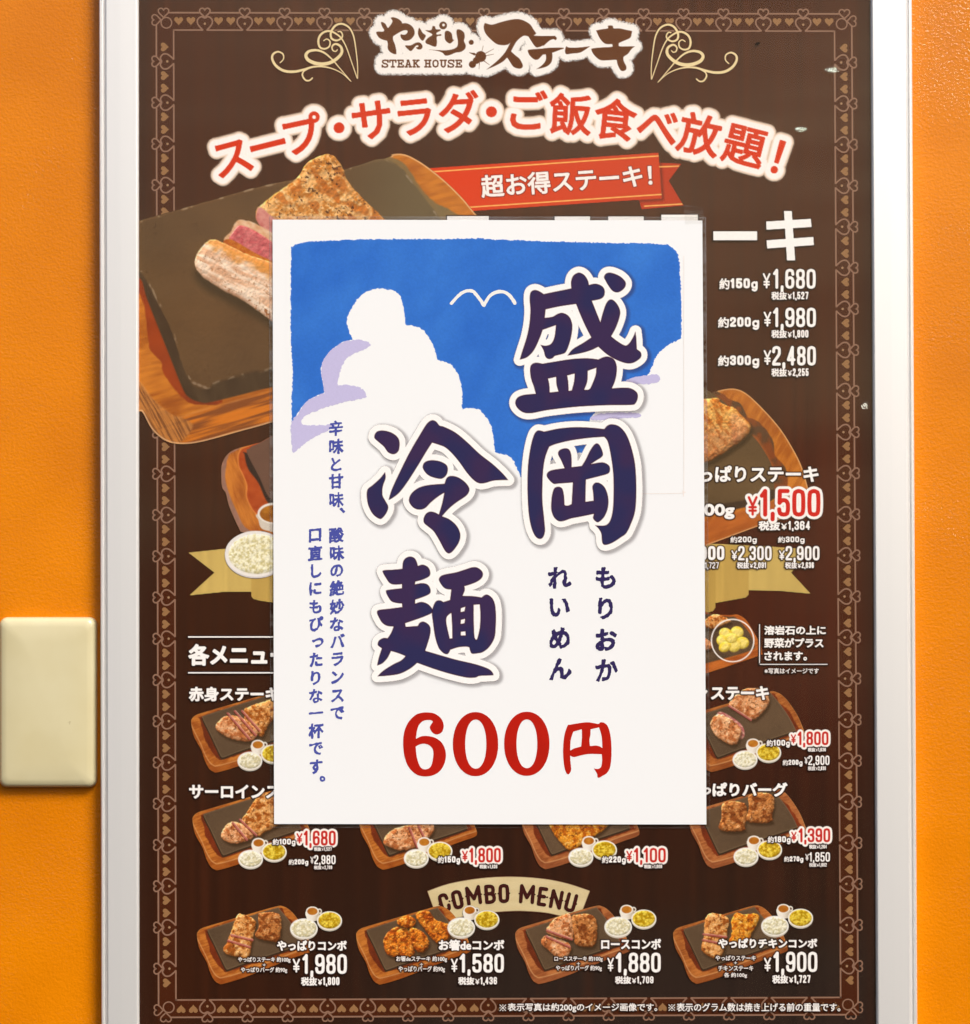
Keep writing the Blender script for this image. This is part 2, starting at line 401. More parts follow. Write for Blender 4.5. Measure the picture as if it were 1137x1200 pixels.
def haze_lobe(m, weight, rough):
    '''a warm streaky gloss layer added to imitate the reflected haze on the cover'''
    nt = m.node_tree; out = [n for n in nt.nodes if n.type == 'OUTPUT_MATERIAL'][0]; old = out.inputs[0].links[0].from_socket
    g = node(nt, 'ShaderNodeBsdfGlossy', Roughness=rough, Color=(1, .82, .52, 1)); mx = node(nt, 'ShaderNodeMixShader')
    tc = node(nt, 'ShaderNodeTexCoord'); mp = node(nt, 'ShaderNodeMapping'); mp.inputs['Rotation'].default_value = (0, math.radians(-28), 0); mp.inputs['Scale'].default_value = (2.2, 1, 11)
    nz = node(nt, 'ShaderNodeTexNoise', Scale=1.0, Detail=3.0); nz.inputs['Distortion'].default_value = .6
    nt.links.new(tc.outputs['Object'], mp.inputs['Vector']); nt.links.new(mp.outputs[0], nz.inputs['Vector'])
    mr = node(nt, 'ShaderNodeMapRange'); mr.inputs['From Min'].default_value = .35; mr.inputs['From Max'].default_value = .72; mr.inputs['To Min'].default_value = weight * .55; mr.inputs['To Max'].default_value = weight * 1.6
    nt.links.new(nz.outputs['Fac'], mr.inputs['Value']); nt.links.new(mr.outputs['Result'], mx.inputs[0])
    nt.links.new(old, mx.inputs[1]); nt.links.new(g.outputs[0], mx.inputs[2]); nt.links.new(mx.outputs[0], out.inputs[0])
haze_lobe(m_cover, .042, .27)  # streaky haze of the reflections, put in as a tinted rough gloss
def sheet(name, q, y0, mat, parent=None, th=0.0, n=1):
    co = [T(x, y_, y0) for x, y_ in q]; fc = [(0, 3, 2, 1)]
    if th:
        back = []
        for v in co: v2 = v.copy(); v2[1] += th; back.append(v2)
        co += back; fc += [(4, 5, 6, 7), (0, 1, 5, 4), (1, 2, 6, 5), (2, 3, 7, 6), (3, 0, 4, 7)]
    return mesh_obj(name, co, fc, mat, parent)
cov = sheet('clear_cover', [(161.8, -6), (1021, -6), (1028, 1215), (162.5, 1215)], Y_COVER, m_cover, frame)

# ================================================================ THE POSTER
LAY = 0.00004
def yl(k): return Y_POST - LAY * k
poster = thing('menu_poster', 'dark brown steak menu poster behind the clear cover of the silver frame', 'poster', tuple(T(595, 1200, Y_POST)))
cv = Canvas(158, -10, 1032, 1220, (2.0, 5.0))
t = np.clip(cv.Y / 1200, 0, 1)
base = cv.mix('#49220c', '#32180b', smst(.15, .95, t)); 
red = smst(.35, .5, t) * (1 - smst(.62, .85, t)) * smst(300, 900, cv.X)
base = cv.mix(base, '#551f0e', red * .6)
base = cv.mix(base, '#2c211c', smst(.86, .95, t) * smst(330, 560, cv.X) * .8)
base = cv.mix(base, '#431c06', (1 - smst(200, 420, cv.X)) * smst(.5, .9, t) * .5)
st_ = cv.n(7, 500, 0, 3, 3); base = base * (0.86 + .28 * st_[..., None])
base = cv.mix(base, '#522512', smst(.62, .85, cv.n(16, 260, 0, 3, 5)) * .28)
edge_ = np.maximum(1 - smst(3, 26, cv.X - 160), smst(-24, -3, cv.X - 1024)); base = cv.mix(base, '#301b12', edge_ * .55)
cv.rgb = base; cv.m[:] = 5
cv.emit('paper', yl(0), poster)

# ---- heart border
def bil(u, v):
    TL, TR, BR, BL = map(np.array, ((183.3, 14.8), (998.2, 16.3), (1005.8, 1189.0), (186.0, 1192.3)))
    u = u / 817.0; v = v / 1175.0
    return (TL * (1 - u) + TR * u) * (1 - v) + (BL * (1 - u) + BR * u) * v
def heart(w, h, n=22):
    a = np.linspace(0, 2 * math.pi, n, endpoint=False)
    x = 16 * np.sin(a) ** 3; y_ = 13 * np.cos(a) - 5 * np.cos(2 * a) - 2 * np.cos(3 * a) - np.cos(4 * a)
    return np.stack([x / 32 * w, -(y_ + 2.5) / 29 * h], 1)
bor_v, bor_f, bor_c = [], [], []
def bor_poly(P, colr, k):
    i0 = len(bor_v)
    for p in P: bor_v.append(T(p[0], p[1], yl(1.5 + k))); bor_c.append(tuple(lin(srgb(colr))) + (1,))
    return i0
def bor_ribbon(P, wd, colr, k, closed=True):
    P = np.asarray(P); n = len(P)
    g = (np.roll(P, -1, 0) - np.roll(P, 1, 0)) if closed else np.gradient(P, axis=0)
    g = g / (np.linalg.norm(g, axis=1)[:, None] + 1e-9); nn = np.stack([-g[:, 1], g[:, 0]], 1) * wd / 2
    i0 = bor_poly(np.vstack([P + nn, P - nn]), colr, k)
    for i in range(n if closed else n - 1):
        j = (i + 1) % n; bor_f.append((i0 + i, i0 + j, i0 + n + j, i0 + n + i))
def bor_fill(P, colr, k):
    c = np.asarray(P).mean(0); i0 = bor_poly(np.vstack([P, c]), colr, k); n = len(P)
    for i in range(n): bor_f.append((i0 + i, i0 + (i + 1) % n, i0 + n))
LINE, FILL, DARK = '#946f5a', '#9a7048', '#4a200b'
WU, HV, IN = 817.0, 1175.0, 20.3
def side(kind):
    """local frame of one side: along s, inwards d"""
    if kind == 'top': return WU, lambda s, d: bil(s, d)
    if kind == 'bottom': return WU, lambda s, d: bil(s, HV - d)
    if kind == 'left': return HV, lambda s, d: bil(d, s)
    return HV, lambda s, d: bil(WU - d, s)
for kind in ('top', 'bottom', 'left', 'right'):
    Ln, f = side(kind); nm = 15 if Ln == WU else 22; a0 = 57.0; sp = (Ln - 2 * a0) / nm
    pos = [a0 + sp * i for i in range(nm + 1)]
    bor_fill_p = [f(-6, -1), f(Ln + 6, -1), f(Ln + 6 - 26, IN + 1), f(26 - 6, IN + 1)]
    P = lambda pts: np.array([f(a, b_) for a, b_ in pts])
    bor_fill(P([(s_, d_) for s_, d_ in [(-2, -1)] + [(x, -1) for x in np.linspace(0, Ln, 12)] + [(Ln + 2, -1), (Ln - IN, IN + 1)] + [(x, IN + 1) for x in np.linspace(Ln - IN, IN, 12)] + [(IN, IN + 1)]]), DARK, 0 if kind in ('top', 'bottom') else .15)
    cuts = [14] + [v for p in pos for v in (p - 6.2, p + 6.2)] + [Ln - 14]
    for i in range(0, len(cuts), 2): bor_ribbon(P([(cuts[i], 0), ((cuts[i] + cuts[i + 1]) / 2, 0), (cuts[i + 1], 0)]), 1.9, LINE, .4, False)
    cuts = [IN - .8] + [v for p in pos for v in (p - 2, p + 2)] + [Ln - IN + .8]
    for i in range(0, len(cuts), 2): bor_ribbon(P([(cuts[i], IN), ((cuts[i] + cuts[i + 1]) / 2, IN), (cuts[i + 1], IN)]), 1.8, LINE, .4, False)
    for p in pos:
        h1 = heart(12.6, 11.5); bor_ribbon(P([(p + x, .3 + y_) for x, y_ in h1]), 1.8, LINE, .6)
        h2 = smooth_loop([(0, 6.2), (4, 4.6), (8.3, 7.6), (8.6, 12.5), (5.5, 17), (2, 20.3), (-2, 20.3), (-5.5, 17), (-8.6, 12.5), (-8.3, 7.6), (-4, 4.6)], 3)
        h2 = h2[:-3] if False else h2
        q = [h for h in h2]; q = np.array(q); k0 = np.argmin(np.hypot(q[:, 0] + 2, q[:, 1] - 20.3)); q = np.roll(q, -k0, 0)
        q = q[q[:, 1] < 20.35]; bor_ribbon(P([(p + x, y_) for x, y_ in q]), 1.8, LINE, .8, False)
        dd = ellipse(0, 12.8, 1.5, 1.5, 8); bor_fill(P([(p + x, y_) for x, y_ in dd]), '#a5805f', .6)
    for p in [a0 - sp] + pos[:-1] + [pos[-1]]:
        for q_ in (.345, .65):
            s_ = p + sp * q_
            if s_ < 26 or s_ > Ln - 26: continue
            bor_fill(P([(s_ + x, 10 + y_) for x, y_ in heart(10.6, 10.0, 18)]), FILL, .6)
for (cx, cy, sx_, sy_) in ((0, 0, 1, 1), (WU, 0, -1, 1), (0, HV, 1, -1), (WU, HV, -1, -1)):
    g = lambda pts: np.array([bil(cx + sx_ * x, cy + sy_ * y_) for x, y_ in pts])
    bor_ribbon(g([(8.5 + x, .5 + y_) for x, y_ in heart(12.6, 11.5)]), 1.6, LINE, .9)
    bor_ribbon(g([(.5 + y_, 8.5 + x) for x, y_ in heart(12.6, 11.5)]), 1.6, LINE, 1.05)
    bor_ribbon(g(ellipse(11.8, 11.8, 6.3, 6.3, 18)), 1.5, LINE, 1.2)
border = mesh_obj('heart_border', bor_v, bor_f, INK, poster, bor_c)

# ---- the pictures of food
def aff(A, pts): return [((p[0] * A[0] + p[1] * A[1] + A[2]), (p[0] * A[3] + p[1] * A[4] + A[5])) + tuple(p[2:]) for p in pts]
def wood(c, d, seed, hi='#d9822e', mid='#b35f1f', lo='#7d3710', ang=0, sc=1.0):
    n_ = c.n(14 * sc, 2.2 * sc, ang, 3, seed); n2_ = c.n(20 * sc, 20 * sc, 0, 3, seed + 1)
    col = c.mix(lo, hi, smst(.2, .78, n_ * .55 + n2_ * .5)); col = c.mix(col, mid, .35)
    return c.paint(d, col)
def stonec(c, d, seed, col='#604a35'):
    n_ = c.n(60, 45, 20, 3, seed); n2_ = c.n(1.6, 1.6, 0, 2, seed + 2)
    cc = c.mix(srgb(col) * .86, srgb(col) * 1.14, n_) * (.95 + .1 * n2_[..., None])
    return c.paint(d, cc)
def relief(c, d, seed, dome=5.0, amp=1.0, sc=2.2, k=.55, spec=.45, lx=-.45, ly=-.9, clip=None):
    '''what the camera saw when the dish was photographed: light from above left over a bumpy rounded thing'''
    h = np.sqrt(np.clip(d, 0, dome) / dome) * dome * .55 + amp * (c.n(sc * 2.2, sc * 2.2, 0, 2, seed) + .5 * c.n(sc, sc, 0, 2, seed + 1)) * 1.6
    gy, gx = np.gradient(h, c.st[1], c.st[0])
    s_ = np.clip(gx * -lx + gy * -ly, -1.2, 1.2)
    m = smst(-.6, .6, d)[..., None]
    if clip is not None: m = m * smst(-.6, .6, clip)[..., None]
    lit = c.rgb * (1 + k * s_[..., None]) + spec * smst(.45, 1.0, s_)[..., None] * np.array([1, .93, .8]) * .6
    c.rgb = c.rgb * (1 - m) + np.clip(lit, 0, 1) * m
def meat(c, pts, seed, kind='steak', R=8):
    d = c.sd(pts, R=R)
    c.paint(c.sd([(p[0] + 1.5, p[1] + 3.2) for p in pts], R=R), '#33200f', 2.4, .65, add=False)
    d = d + (c.n(3.2, 3.2, 0, 2, seed + 9) - .5) * 1.6
    n_ = c.n(4.2, 4.2, 20, 3, seed); f_ = c.n(1.9, 1.9, 0, 2, seed + 4)
    pal = {'steak': ('#a3561c', '#e2a05a', '#f6cf96'), 'burger': ('#84431a', '#c07a3e', '#e9b27c'), 'pale': ('#b96a38', '#e4a470', '#f8d3ac'),
           'chicken': ('#b65a10', '#e79a2c', '#f8d88a'), 'fried': ('#9b430c', '#d97d22', '#f3b45e')}[kind]
    col = c.mix(pal[0], pal[1], smst(.32, .58, n_)); col = c.mix(col, pal[2], smst(.55, .8, f_ * .6 + n_ * .4) * .85)
    col = c.mix(col, srgb('#5c2a0c'), smst(.66, .8, c.n(2.4, 2.4, 0, 2, seed + 7)) * .6)
    rim = 1 - smst(0, 3.2, d); gx = (c.Y - np.mean([p[1] for p in pts])) / (np.ptp([p[1] for p in pts]) + 1)
    col = c.mix(col, pal[0], rim * smst(-.2, .5, gx) * .8)
    c.paint(d, col, .7); relief(c, d, seed + 40, 4.0, {'fried': 1.2, 'burger': .75}.get(kind, .5), 1.5, .5, .45); return d
def cut(c, a, b_, w_=1.3, col='#b9605a'):
    '''a knife cut across the meat: pink face, dark line below it'''
    for off, ww, cc, op in ((0, w_, col, .85), (w_ * 1.1, .45, '#5a2412', .75), (-w_ * .9, .35, '#f2cfae', .6)):
        g = np.array(b_[:2]) - np.array(a[:2]); g = g / np.hypot(*g); nn = np.array([-g[1], g[0]])
        if nn[1] < 0: nn = -nn
        p0 = np.array(a[:2]) + nn * off; p1 = np.array(b_[:2]) + nn * off; dx, dy = p1 - p0; q = dx * dx + dy * dy
        t = np.clip(((c.X - p0[0]) * dx + (c.Y - p0[1]) * dy) / q, 0, 1); d = ww - np.hypot(c.X - p0[0] - t * dx, c.Y - p0[1] - t * dy) + (c.n(2, 2, 0, 2, 5) - .5) * .8
        c.paint(d, cc, .5, op, add=False)
def cuts(c, P, lst):
    for a, b_ in lst: cut(c, *P([a, b_]))
def pink(c, pts, seed=0, col='#c0504f', rim='#e9b9a0'):
    d = c.sd(pts, R=6); cc = c.mix(col, rim, smst(.45, .8, c.n(3, 1.6, 30, 2, seed + 3)) * .8); c.paint(d, cc, .7, add=False)
OUT = [(62, 240), (68, 212), (92, 190), (150, 170), (400, 97), (590, 43), (640, 44), (682, 68), (725, 115), (780, 200), (818, 290), (828, 328), (808, 352), (700, 390), (400, 510), (240, 560), (205, 557), (176, 535), (148, 480), (126, 415), (78, 325)]
RIMB = [(62, 240), (68, 212), (92, 190), (150, 170), (400, 97), (590, 43), (640, 44), (682, 68), (725, 115), (780, 200), (815, 290), (818, 312), (700, 352), (400, 468), (240, 515), (205, 512), (180, 490), (152, 440), (125, 375), (82, 290)]
GRV = [(118, 215), (135, 196), (400, 112), (600, 55), (640, 75), (655, 112), (705, 150), (770, 250), (792, 296), (770, 315), (400, 440), (270, 478), (236, 470), (200, 430), (150, 345), (140, 290)]
STN = [(136, 208), (152, 192), (400, 112), (590, 54), (612, 60), (700, 170), (762, 282), (745, 302), (400, 416), (275, 462), (258, 458), (246, 440), (180, 300)]
STB = [(p[0] - 3, p[1] + 14) for p in STN]
def small_set(c, ax, ay, seed, sc=1.0, hue=0):
    """tray with stone slab; (ax, ay) is the lowest corner in the photo"""
    k = sc / 5.685; A = (k, 0, ax - 205 * k, 0, k, ay - 560 * k)
    hi, lo = (('#dc8a35', '#8a3d10'), ('#c77d49', '#7e4025'), ('#cf7f3a', '#7c3b18'))[hue]
    d = c.sd(aff(A, OUT), R=9); wood(c, d, seed, hi, '#b0652c', lo, -20, .6)
    c.paint(d, '#e9b98a', .8, .0)
    side_ = c.sd(aff(A, RIMB), R=9); c.paint(np.minimum(d, -side_), lo, .8, .45, add=False)
    c.paint(-np.abs(side_ + .3) + .6, '#f0bd80', .7, .55, add=False, clip=d)
    g = c.sd(aff(A, GRV), R=9) + (c.n(5, 5, 0, 2, seed) - .5) * 2.2; c.paint(g, c.mix('#8a3516', '#5a2410', c.n(9, 9, 0, 2, seed + 5)), .7, .95, add=False)
    c.paint(c.sd(aff(A, STB), R=6), '#3b2a1b', .8, 1, add=False)
    s_ = c.sd(aff(A, STN), R=9); stonec(c, s_, seed + 1); c.paint(-np.abs(s_ - .5) + .5, '#9a8260', .6, .35, add=False)
    def P(pts, off=(0, 0)): return aff(A, [(p[0] + off[0], p[1] + off[1]) + tuple(p[2:]) for p in pts])
    return P
def bowls(c, x, y_, seed, corn=(27.8, -8.3), cup=(9.5, -19.5), r=15.0):
    for kind, cx, cy, rx, ry in (('cup', x + cup[0], y_ + cup[1], 7.6, 5.6), ('corn', x + corn[0], y_ + corn[1], 14.8, 11.6), ('rice', x, y_, r, r * .77)):
        if kind == 'cup':
            c.paint(c.sd(ellipse(cx + 8.2, cy + .2, 3.2, 3.4), False), '#ece4d6', .6); c.paint(c.sd(ellipse(cx + 8.4, cy + .2, 1.4, 1.5), False), '#4a2a1a', .6, add=False)
            c.paint(c.sd([(cx - 7.6, cy), (cx - 6.4, cy + 9.5), (cx - 3, cy + 11.8), (cx + 3, cy + 11.8), (cx + 6.4, cy + 9.5), (cx + 7.6, cy)]), c.mix('#f4ecdf', '#c9b9a2', smst(cx - 2, cx + 8, c.X)), .6)
            c.paint(c.sd(ellipse(cx, cy, rx, ry), False), '#f7f1e6', .6); c.paint(c.sd(ellipse(cx, cy + .3, rx - 1.6, ry - 1.3), False), c.mix('#a65a12', '#d08a2e', c.n(5, 5, 0, 2, seed)), .6)
        else:
            d = c.sd(ellipse(cx, cy + 1.2, rx, ry), False); c.paint(d, '#cfc3b2', .6)
            d = c.sd(ellipse(cx, cy, rx, ry - .6), False); c.paint(d, '#f6f1e8', .6)
            d = c.sd(ellipse(cx, cy, rx - 1.7, ry - 2.0), False); n_ = c.n(2.2, 2.2, 0, 2, seed + 3)
            c.paint(d, c.mix('#d3c79c', '#f4eed6', smst(.25, .7, n_)) if kind == 'rice' else c.mix('#b58c08', '#eed24c', smst(.25, .75, n_)), .6); relief(c, d, seed + 9, 2.0, .5, .9, .35, .3)
Y_PIC = 12
def picture(name, box, st, lab, fn, lay=Y_PIC):
    c = Canvas(*box, st, 9); fn(c); o = c.emit(name, yl(lay), poster, lab); return o

# big plate, top left
def big_plate(c):
    c.R = 14
    out = [(163 - 8, 350), (163 - 8, 478), (166, 482), (178, 503), (193, 516), (211, 520.5), (236, 518), (280, 506), (319, 495), (420, 462), (560, 400), (600, 300), (557, 250), (543, 233), (524, 214), (506, 199), (490, 188), (474, 180.6), (458, 181), (445, 188), (300, 232), (155, 272)]
    d = c.sd(out, R=14); wood(c, d, 11, '#e08a2a', '#bb6a1e', '#8c4210', -14, 2.0)
    # lower side of the wood, with long grain
    low = c.sd([(150, 440), (163, 447), (178, 467), (200, 485), (211, 489), (240, 480), (319, 458), (340, 452), (340, 530), (150, 530)], R=14)
    g_ = c.n(60, 3.2, -17, 3, 31); c.paint(np.minimum(d, low), c.mix('#8a4a1e', '#d8791c', smst(.35, .7, g_)), .9, add=False)
    cor = c.sd([(150, 440), (163, 447), (178, 467), (200, 485), (214, 490), (226, 500), (205, 522), (150, 530)], R=14)
    h_ = c.n(26, 1.8, 62, 3, 33); c.paint(np.minimum(d, cor), c.mix('#7c4a26', '#c98340', smst(.3, .7, h_)), 2.0, .85, add=False)
    c.paint(-np.abs(d - 1.0) + .8, '#f2c79a', .9, .75, add=False)
    c.paint(np.minimum(-np.abs(low) + 1.2, d), '#e2a264', 1.2, .5 * c.n(12, 12, 0, 2, 3), add=False)
    # recess, reddish
    rc = c.sd([(150, 330), (166, 348), (172, 380), (176, 410), (188, 422), (193, 440), (206, 458), (222, 472), (240, 474), (262, 470), (240, 440), (200, 330), (170, 320)], R=14) + (c.n(6, 6, 0, 2, 8) - .5) * 3
    c.paint(rc, c.mix('#a8420f', '#7a2f10', c.n(20, 20, 0, 2, 9)), 1.2, add=False)
    # right groove
    rg = c.sd([(440, 186), (468, 188), (482, 203), (494, 221), (506, 234), (527, 246), (545, 262), (480, 290), (430, 220)], R=14) + (c.n(8, 8, 0, 2, 12) - .5) * 3
    c.paint(rg, c.mix('#7c6a48', '#8f6a3a', c.n(18, 18, 0, 2, 13)), 1.5, add=False)
    # slab side, then top
    c.paint(c.sd([(150, 318), (165, 327), (173, 352), (196, 410), (214, 455), (222, 466), (234, 471), (248, 471), (300, 458), (330, 448), (330, 420), (240, 440), (170, 300)], R=14), c.mix('#3f2b1a', '#57412a', c.n(9, 30, -20, 3, 14)), 1.0, add=False)
    top = [(150, 262), (163, 258.5), (200, 248), (260, 231), (310, 217), (400, 199), (446, 186.5), (470, 196), (483, 212), (520, 262), (560, 330), (330, 428), (300, 436), (255, 449), (246, 456), (232, 455), (222, 446), (213, 425), (200, 385), (190, 365), (180, 345), (168, 323), (150, 300)]
    s_ = c.sd(top, R=14) + (c.n(5, 5, 0, 2, 15) - .5) * 1.2
    n_ = c.n(70, 50, 20, 3, 16); f_ = c.n(1.8, 1.8, 0, 2, 17)
    col = c.mix('#5b4027', '#70502f', n_) * (.94 + .12 * f_[..., None])
    col = c.mix(col, '#6c5c40', smst(360, 500, c.X) * .85); col = c.mix(col, '#5f4527', (1 - smst(160, 250, c.X)) * .35)
    pit = smst(.9, .95, c.n(2.2, 2.2, 0, 1, 18)) * smst(.6, .66, c.n(16, 16, 0, 2, 19)); col = c.mix(col, '#3c2410', pit * .8)
    c.paint(s_, col, .8)
    c.paint(-np.abs(s_ - 1.4) + 1.1, '#b09a80', 1.0, .55 * smst(.55, .7, c.n(7, 7, 0, 2, 20)), add=False, clip=smst(-1, 1, c.X * 0 + 1))
    relief(c, s_, 430, 2.5, .28, 1.1, .3, .0)
    for hx in (228, 234, 240): c.paint(c.sd(ellipse(hx, 449 + (hx - 228) * .4, 3, 1.6, rot=25), False), '#a89078', 1.2, .6, add=False)
    # shadows of the meat on the slab
    c.paint(c.sd([(228, 318), (236, 336), (262, 352), (300, 372), (330, 390), (330, 350), (250, 310)], R=14), '#40301c', 7, .8, add=False, clip=s_)
    # slice 3, peppered crust
    p3 = [(301, 247), (305, 241, 1), (327, 224), (347, 210), (359, 192), (373, 183.5), (389, 181), (401, 195), (406, 209), (418, 225), (452, 258), (470, 280), (350, 290), (304, 262)]
    d3 = c.sd(p3, R=14) + (c.n(4, 4, 0, 2, 21) - .5) * 1.4
    nn = c.n(9, 9, 30, 3, 22); n3 = c.n(3, 3, 0, 3, 23)
    col = c.mix('#c47a2c', '#e3aa66', smst(.3, .6, nn)); col = c.mix(col, '#f2cf98', smst(.5, .75, n3) * .7)
    col = c.mix(col, '#b45c14', smst(.5, .7, c.n(14, 8, 50, 2, 24)) * .7)
    pep = smst(.64, .72, c.n(2.6, 2.6, 0, 2, 25)) * smst(.42, .55, c.n(14, 9, 30, 2, 26)); col = c.mix(col, '#5a3014', pep * .9)
    col = c.mix(col, '#b06a24', (1 - smst(0, 4, d3)) * .5); c.paint(d3, col, .8, add=True); relief(c, d3, 421, 6, 1.2, 2.4, .45, .5)
    c.paint(c.sd([(301, 248), (306, 243), (322, 256), (340, 262), (330, 290), (303, 262)]), c.mix('#c05c58', '#e0a090', c.n(6, 6, 0, 2, 27)), 1.0, add=False)
    # slice 2, pink
    p2 = [(263, 283), (271, 271), (277, 260), (284, 257.5), (300, 262), (318, 272), (330, 280), (330, 320), (290, 300)]
    d2 = c.sd(p2, R=10) + (c.n(4, 4, 0, 2, 28) - .5) * 1.5; c.paint(d2, c.mix('#d79a68', '#f0cfae', c.n(5, 3, 25, 2, 29)), .8, add=False)
    pk = c.sd([(268, 282), (275, 269), (282, 264), (298, 270), (320, 284), (330, 292), (330, 320), (300, 303), (275, 292)], R=10)
    c.paint(pk, c.mix('#b5434a', '#dd8580', c.n(3.5, 3.5, 0, 3, 30)), 1.0, add=False); relief(c, np.minimum(d2, pk), 422, 4, .8, 1.8, .35, .4)
    c.paint(c.sd([(262, 283), (272, 281), (300, 297), (330, 312), (330, 326), (296, 306), (268, 291)], R=10), c.mix('#a8480e', '#d98328', c.n(4, 3, 25, 2, 31)), 1.0, add=False)
    # slice 1, front
    p1 = [(228.5, 307), (232, 296), (241, 285), (249, 280.5), (258, 283), (290, 298), (330, 318), (330, 384), (318, 376), (302, 364), (283, 351), (261, 340), (240, 326), (231, 316)]
    d1 = c.sd(p1, R=14) + (c.n(5, 5, 0, 2, 32) - .5) * 1.4
    nn = c.n(22, 4, 27, 3, 33); col = c.mix('#e0b08c', '#f6dcc2', smst(.25, .7, nn)); 
    cr_ = np.abs(c.n(20, 5, 27, 2, 34) - .5); cr2 = np.abs(c.n(5, 14, 27, 2, 35) - .5)
    crk = np.maximum(1 - smst(0, .022, cr_), (1 - smst(0, .02, cr2)) * smst(.45, .6, c.n(15, 15, 0, 2, 36))); col = c.mix(col, '#a86c42', crk * .75)
    up = (c.Y - 283) - (c.X - 250) * .47; col = c.mix(col, '#d98a34', (1 - smst(2, 15, up + (c.n(7, 7, 0, 2, 37) - .5) * 14)) * .85)
    col = c.mix(col, '#9a5424', smst(.68, .76, c.n(4, 4, 0, 2, 38)) * smst(40, 52, up) * .8)
    col = c.mix(col, '#c98c62', (1 - smst(0, 5, d1)) * .45); c.paint(d1, col, .8, add=False); relief(c, d1, 423, 8, .7, 2.0, .4, .3)
picture('steak_picture', (160, 176, 600, 525), .9, 'large printed steak sliced on a brown stone slab', big_plate, 12)

# right plate behind the price lines
def right_plate(c):
    Z = lambda pts: tr(pts, (820, 440), 6.0)
    d = c.sd(Z([(-60, 170), (30, 142), (100, 115), (200, 92), (280, 100), (360, 150), (480, 270), (580, 390), (660, 520), (715, 630), (755, 760), (775, 860), (760, 930), (600, 1000), (410, 1062), (60, 1192), (-60, 1230), (-60, 600)]))
    wood(c, d, 41, '#dc8a30', '#bd6c22', '#8f4411', -60, 1.6)
    low = c.sd(Z([(-60, 1050), (60, 1020), (400, 920), (700, 830), (800, 800), (800, 1000), (60, 1250), (-60, 1250)])); c.paint(np.minimum(low, d), c.mix('#9a4d1c', '#c86a28', c.n(40, 3, -20, 3, 42)), 1, .8, add=False)
    c.paint(-np.abs(d - .8) + .7, '#efc08c', .8, .7, add=False)
    g = c.sd(Z([(60, 130), (150, 125), (215, 170), (290, 200), (335, 290), (375, 305), (440, 350), (510, 450), (535, 570), (605, 650), (618, 780), (560, 850), (300, 900), (200, 500)])) + (c.n(6, 6, 0, 2, 43) - .5) * 1.5
    c.paint(g, c.mix('#5e4028', '#86451f', smst(.35, .65, c.n(12, 12, 0, 2, 44))), .8, add=False)
    c.paint(c.sd(Z([(360, 420), (410, 440), (500, 600), (520, 640), (470, 620), (400, 500)])), '#b0602c', 2, .7, add=False)
    s_ = c.sd(Z([(-60, 150), (140, 160), (330, 380), (420, 480), (510, 640), (525, 800), (505, 880), (300, 930), (40, 990), (-60, 1010)])); stonec(c, s_, 45, '#685033'); 
    c.paint(np.minimum(s_, c.sd(Z([(-60, 930), (300, 880), (530, 800), (530, 900), (-60, 1020)]))), '#33231a', 1.5, .6, add=False)
    p = Z([(-60, 160), (30, 165), (125, 158), (150, 190), (200, 215), (245, 225), (300, 285), (358, 345), (345, 405), (305, 450), (250, 490), (130, 570), (60, 605), (-60, 620)])
    c.paint(c.sd([(a + 3, b_ + 5) for a, b_ in p]), '#3b2c18', 3, .7, add=False)
    dm = c.sd(p) + (c.n(3, 3, 0, 2, 46) - .5) * 1.2; nn = c.n(8, 3, 55, 3, 47)
    col = c.mix('#b8661c', '#e8b05c', smst(.3, .7, nn)); pk = c.sd(Z([(215, 290), (260, 270), (340, 350), (330, 400), (240, 480), (225, 400)]))
    col = c.mix(col, '#e3a27c', smst(-3, 3, pk) * .45); lowm = smst(490, 512, c.Y + (828 - c.X) * .1); col = c.mix(col, c.mix('#8d4a2a', '#d39a7c', c.n(2.6, 1.6, 30, 2, 48)), lowm * .5)
    col = c.mix(col, '#a85c20', (1 - smst(0, 3, dm)) * .5); c.paint(dm, col, .7, add=False); relief(c, dm, 424, 6, 1.0, 1.8, .5, .5)
picture('chicken_picture', (818, 450, 955, 645), .8, 'printed roast chicken on a slab right of the white price sheet', right_plate, 12)

# gold ribbon behind the second row
def ribbon_left(c):
    c.paint(c.sd([(220.5, 647.4), (262, 643), (345, 638), (345, 712), (294, 693.6), (262, 693.8), (221.5, 698), (251, 671)], False, 4), '#cfb062', .5)
    c.paint(c.sd([(294.6, 640), (345, 638), (345, 710), (304, 704), (297, 702), (294.6, 699)], False, 4), '#c3a052', .5)
    c.rgb = c.rgb * (.95 + .1 * c.n(6, 90, 0, 2, 4)[..., None])
def ribbon_right(c):
    c.paint(c.sd([(952, 644), (900, 640), (815, 636), (815, 708), (877.6, 692), (912, 692.5), (950.5, 696), (927.5, 671)], False, 4), '#cfb062', .5)
    c.paint(c.sd([(877.6, 640), (815, 638), (815, 714), (838.8, 706.8), (874, 700.5), (877.6, 697)], False, 4), '#c3a052', .5)
    c.paint(c.sd([(838.8, 640), (815, 638), (815, 724), (836, 716), (838.8, 712)], False, 4), '#b8954a', .5)
    c.rgb = c.rgb * (.95 + .1 * c.n(6, 90, 0, 2, 4)[..., None])
picture('gold_ribbon', (218, 632, 346, 714), 1.0, 'left swallow tail of the printed gold ribbon', ribbon_left, 6)
picture('gold_ribbon', (814, 632, 955, 726), 1.0, 'right swallow tail of the printed gold ribbon', ribbon_right, 6)

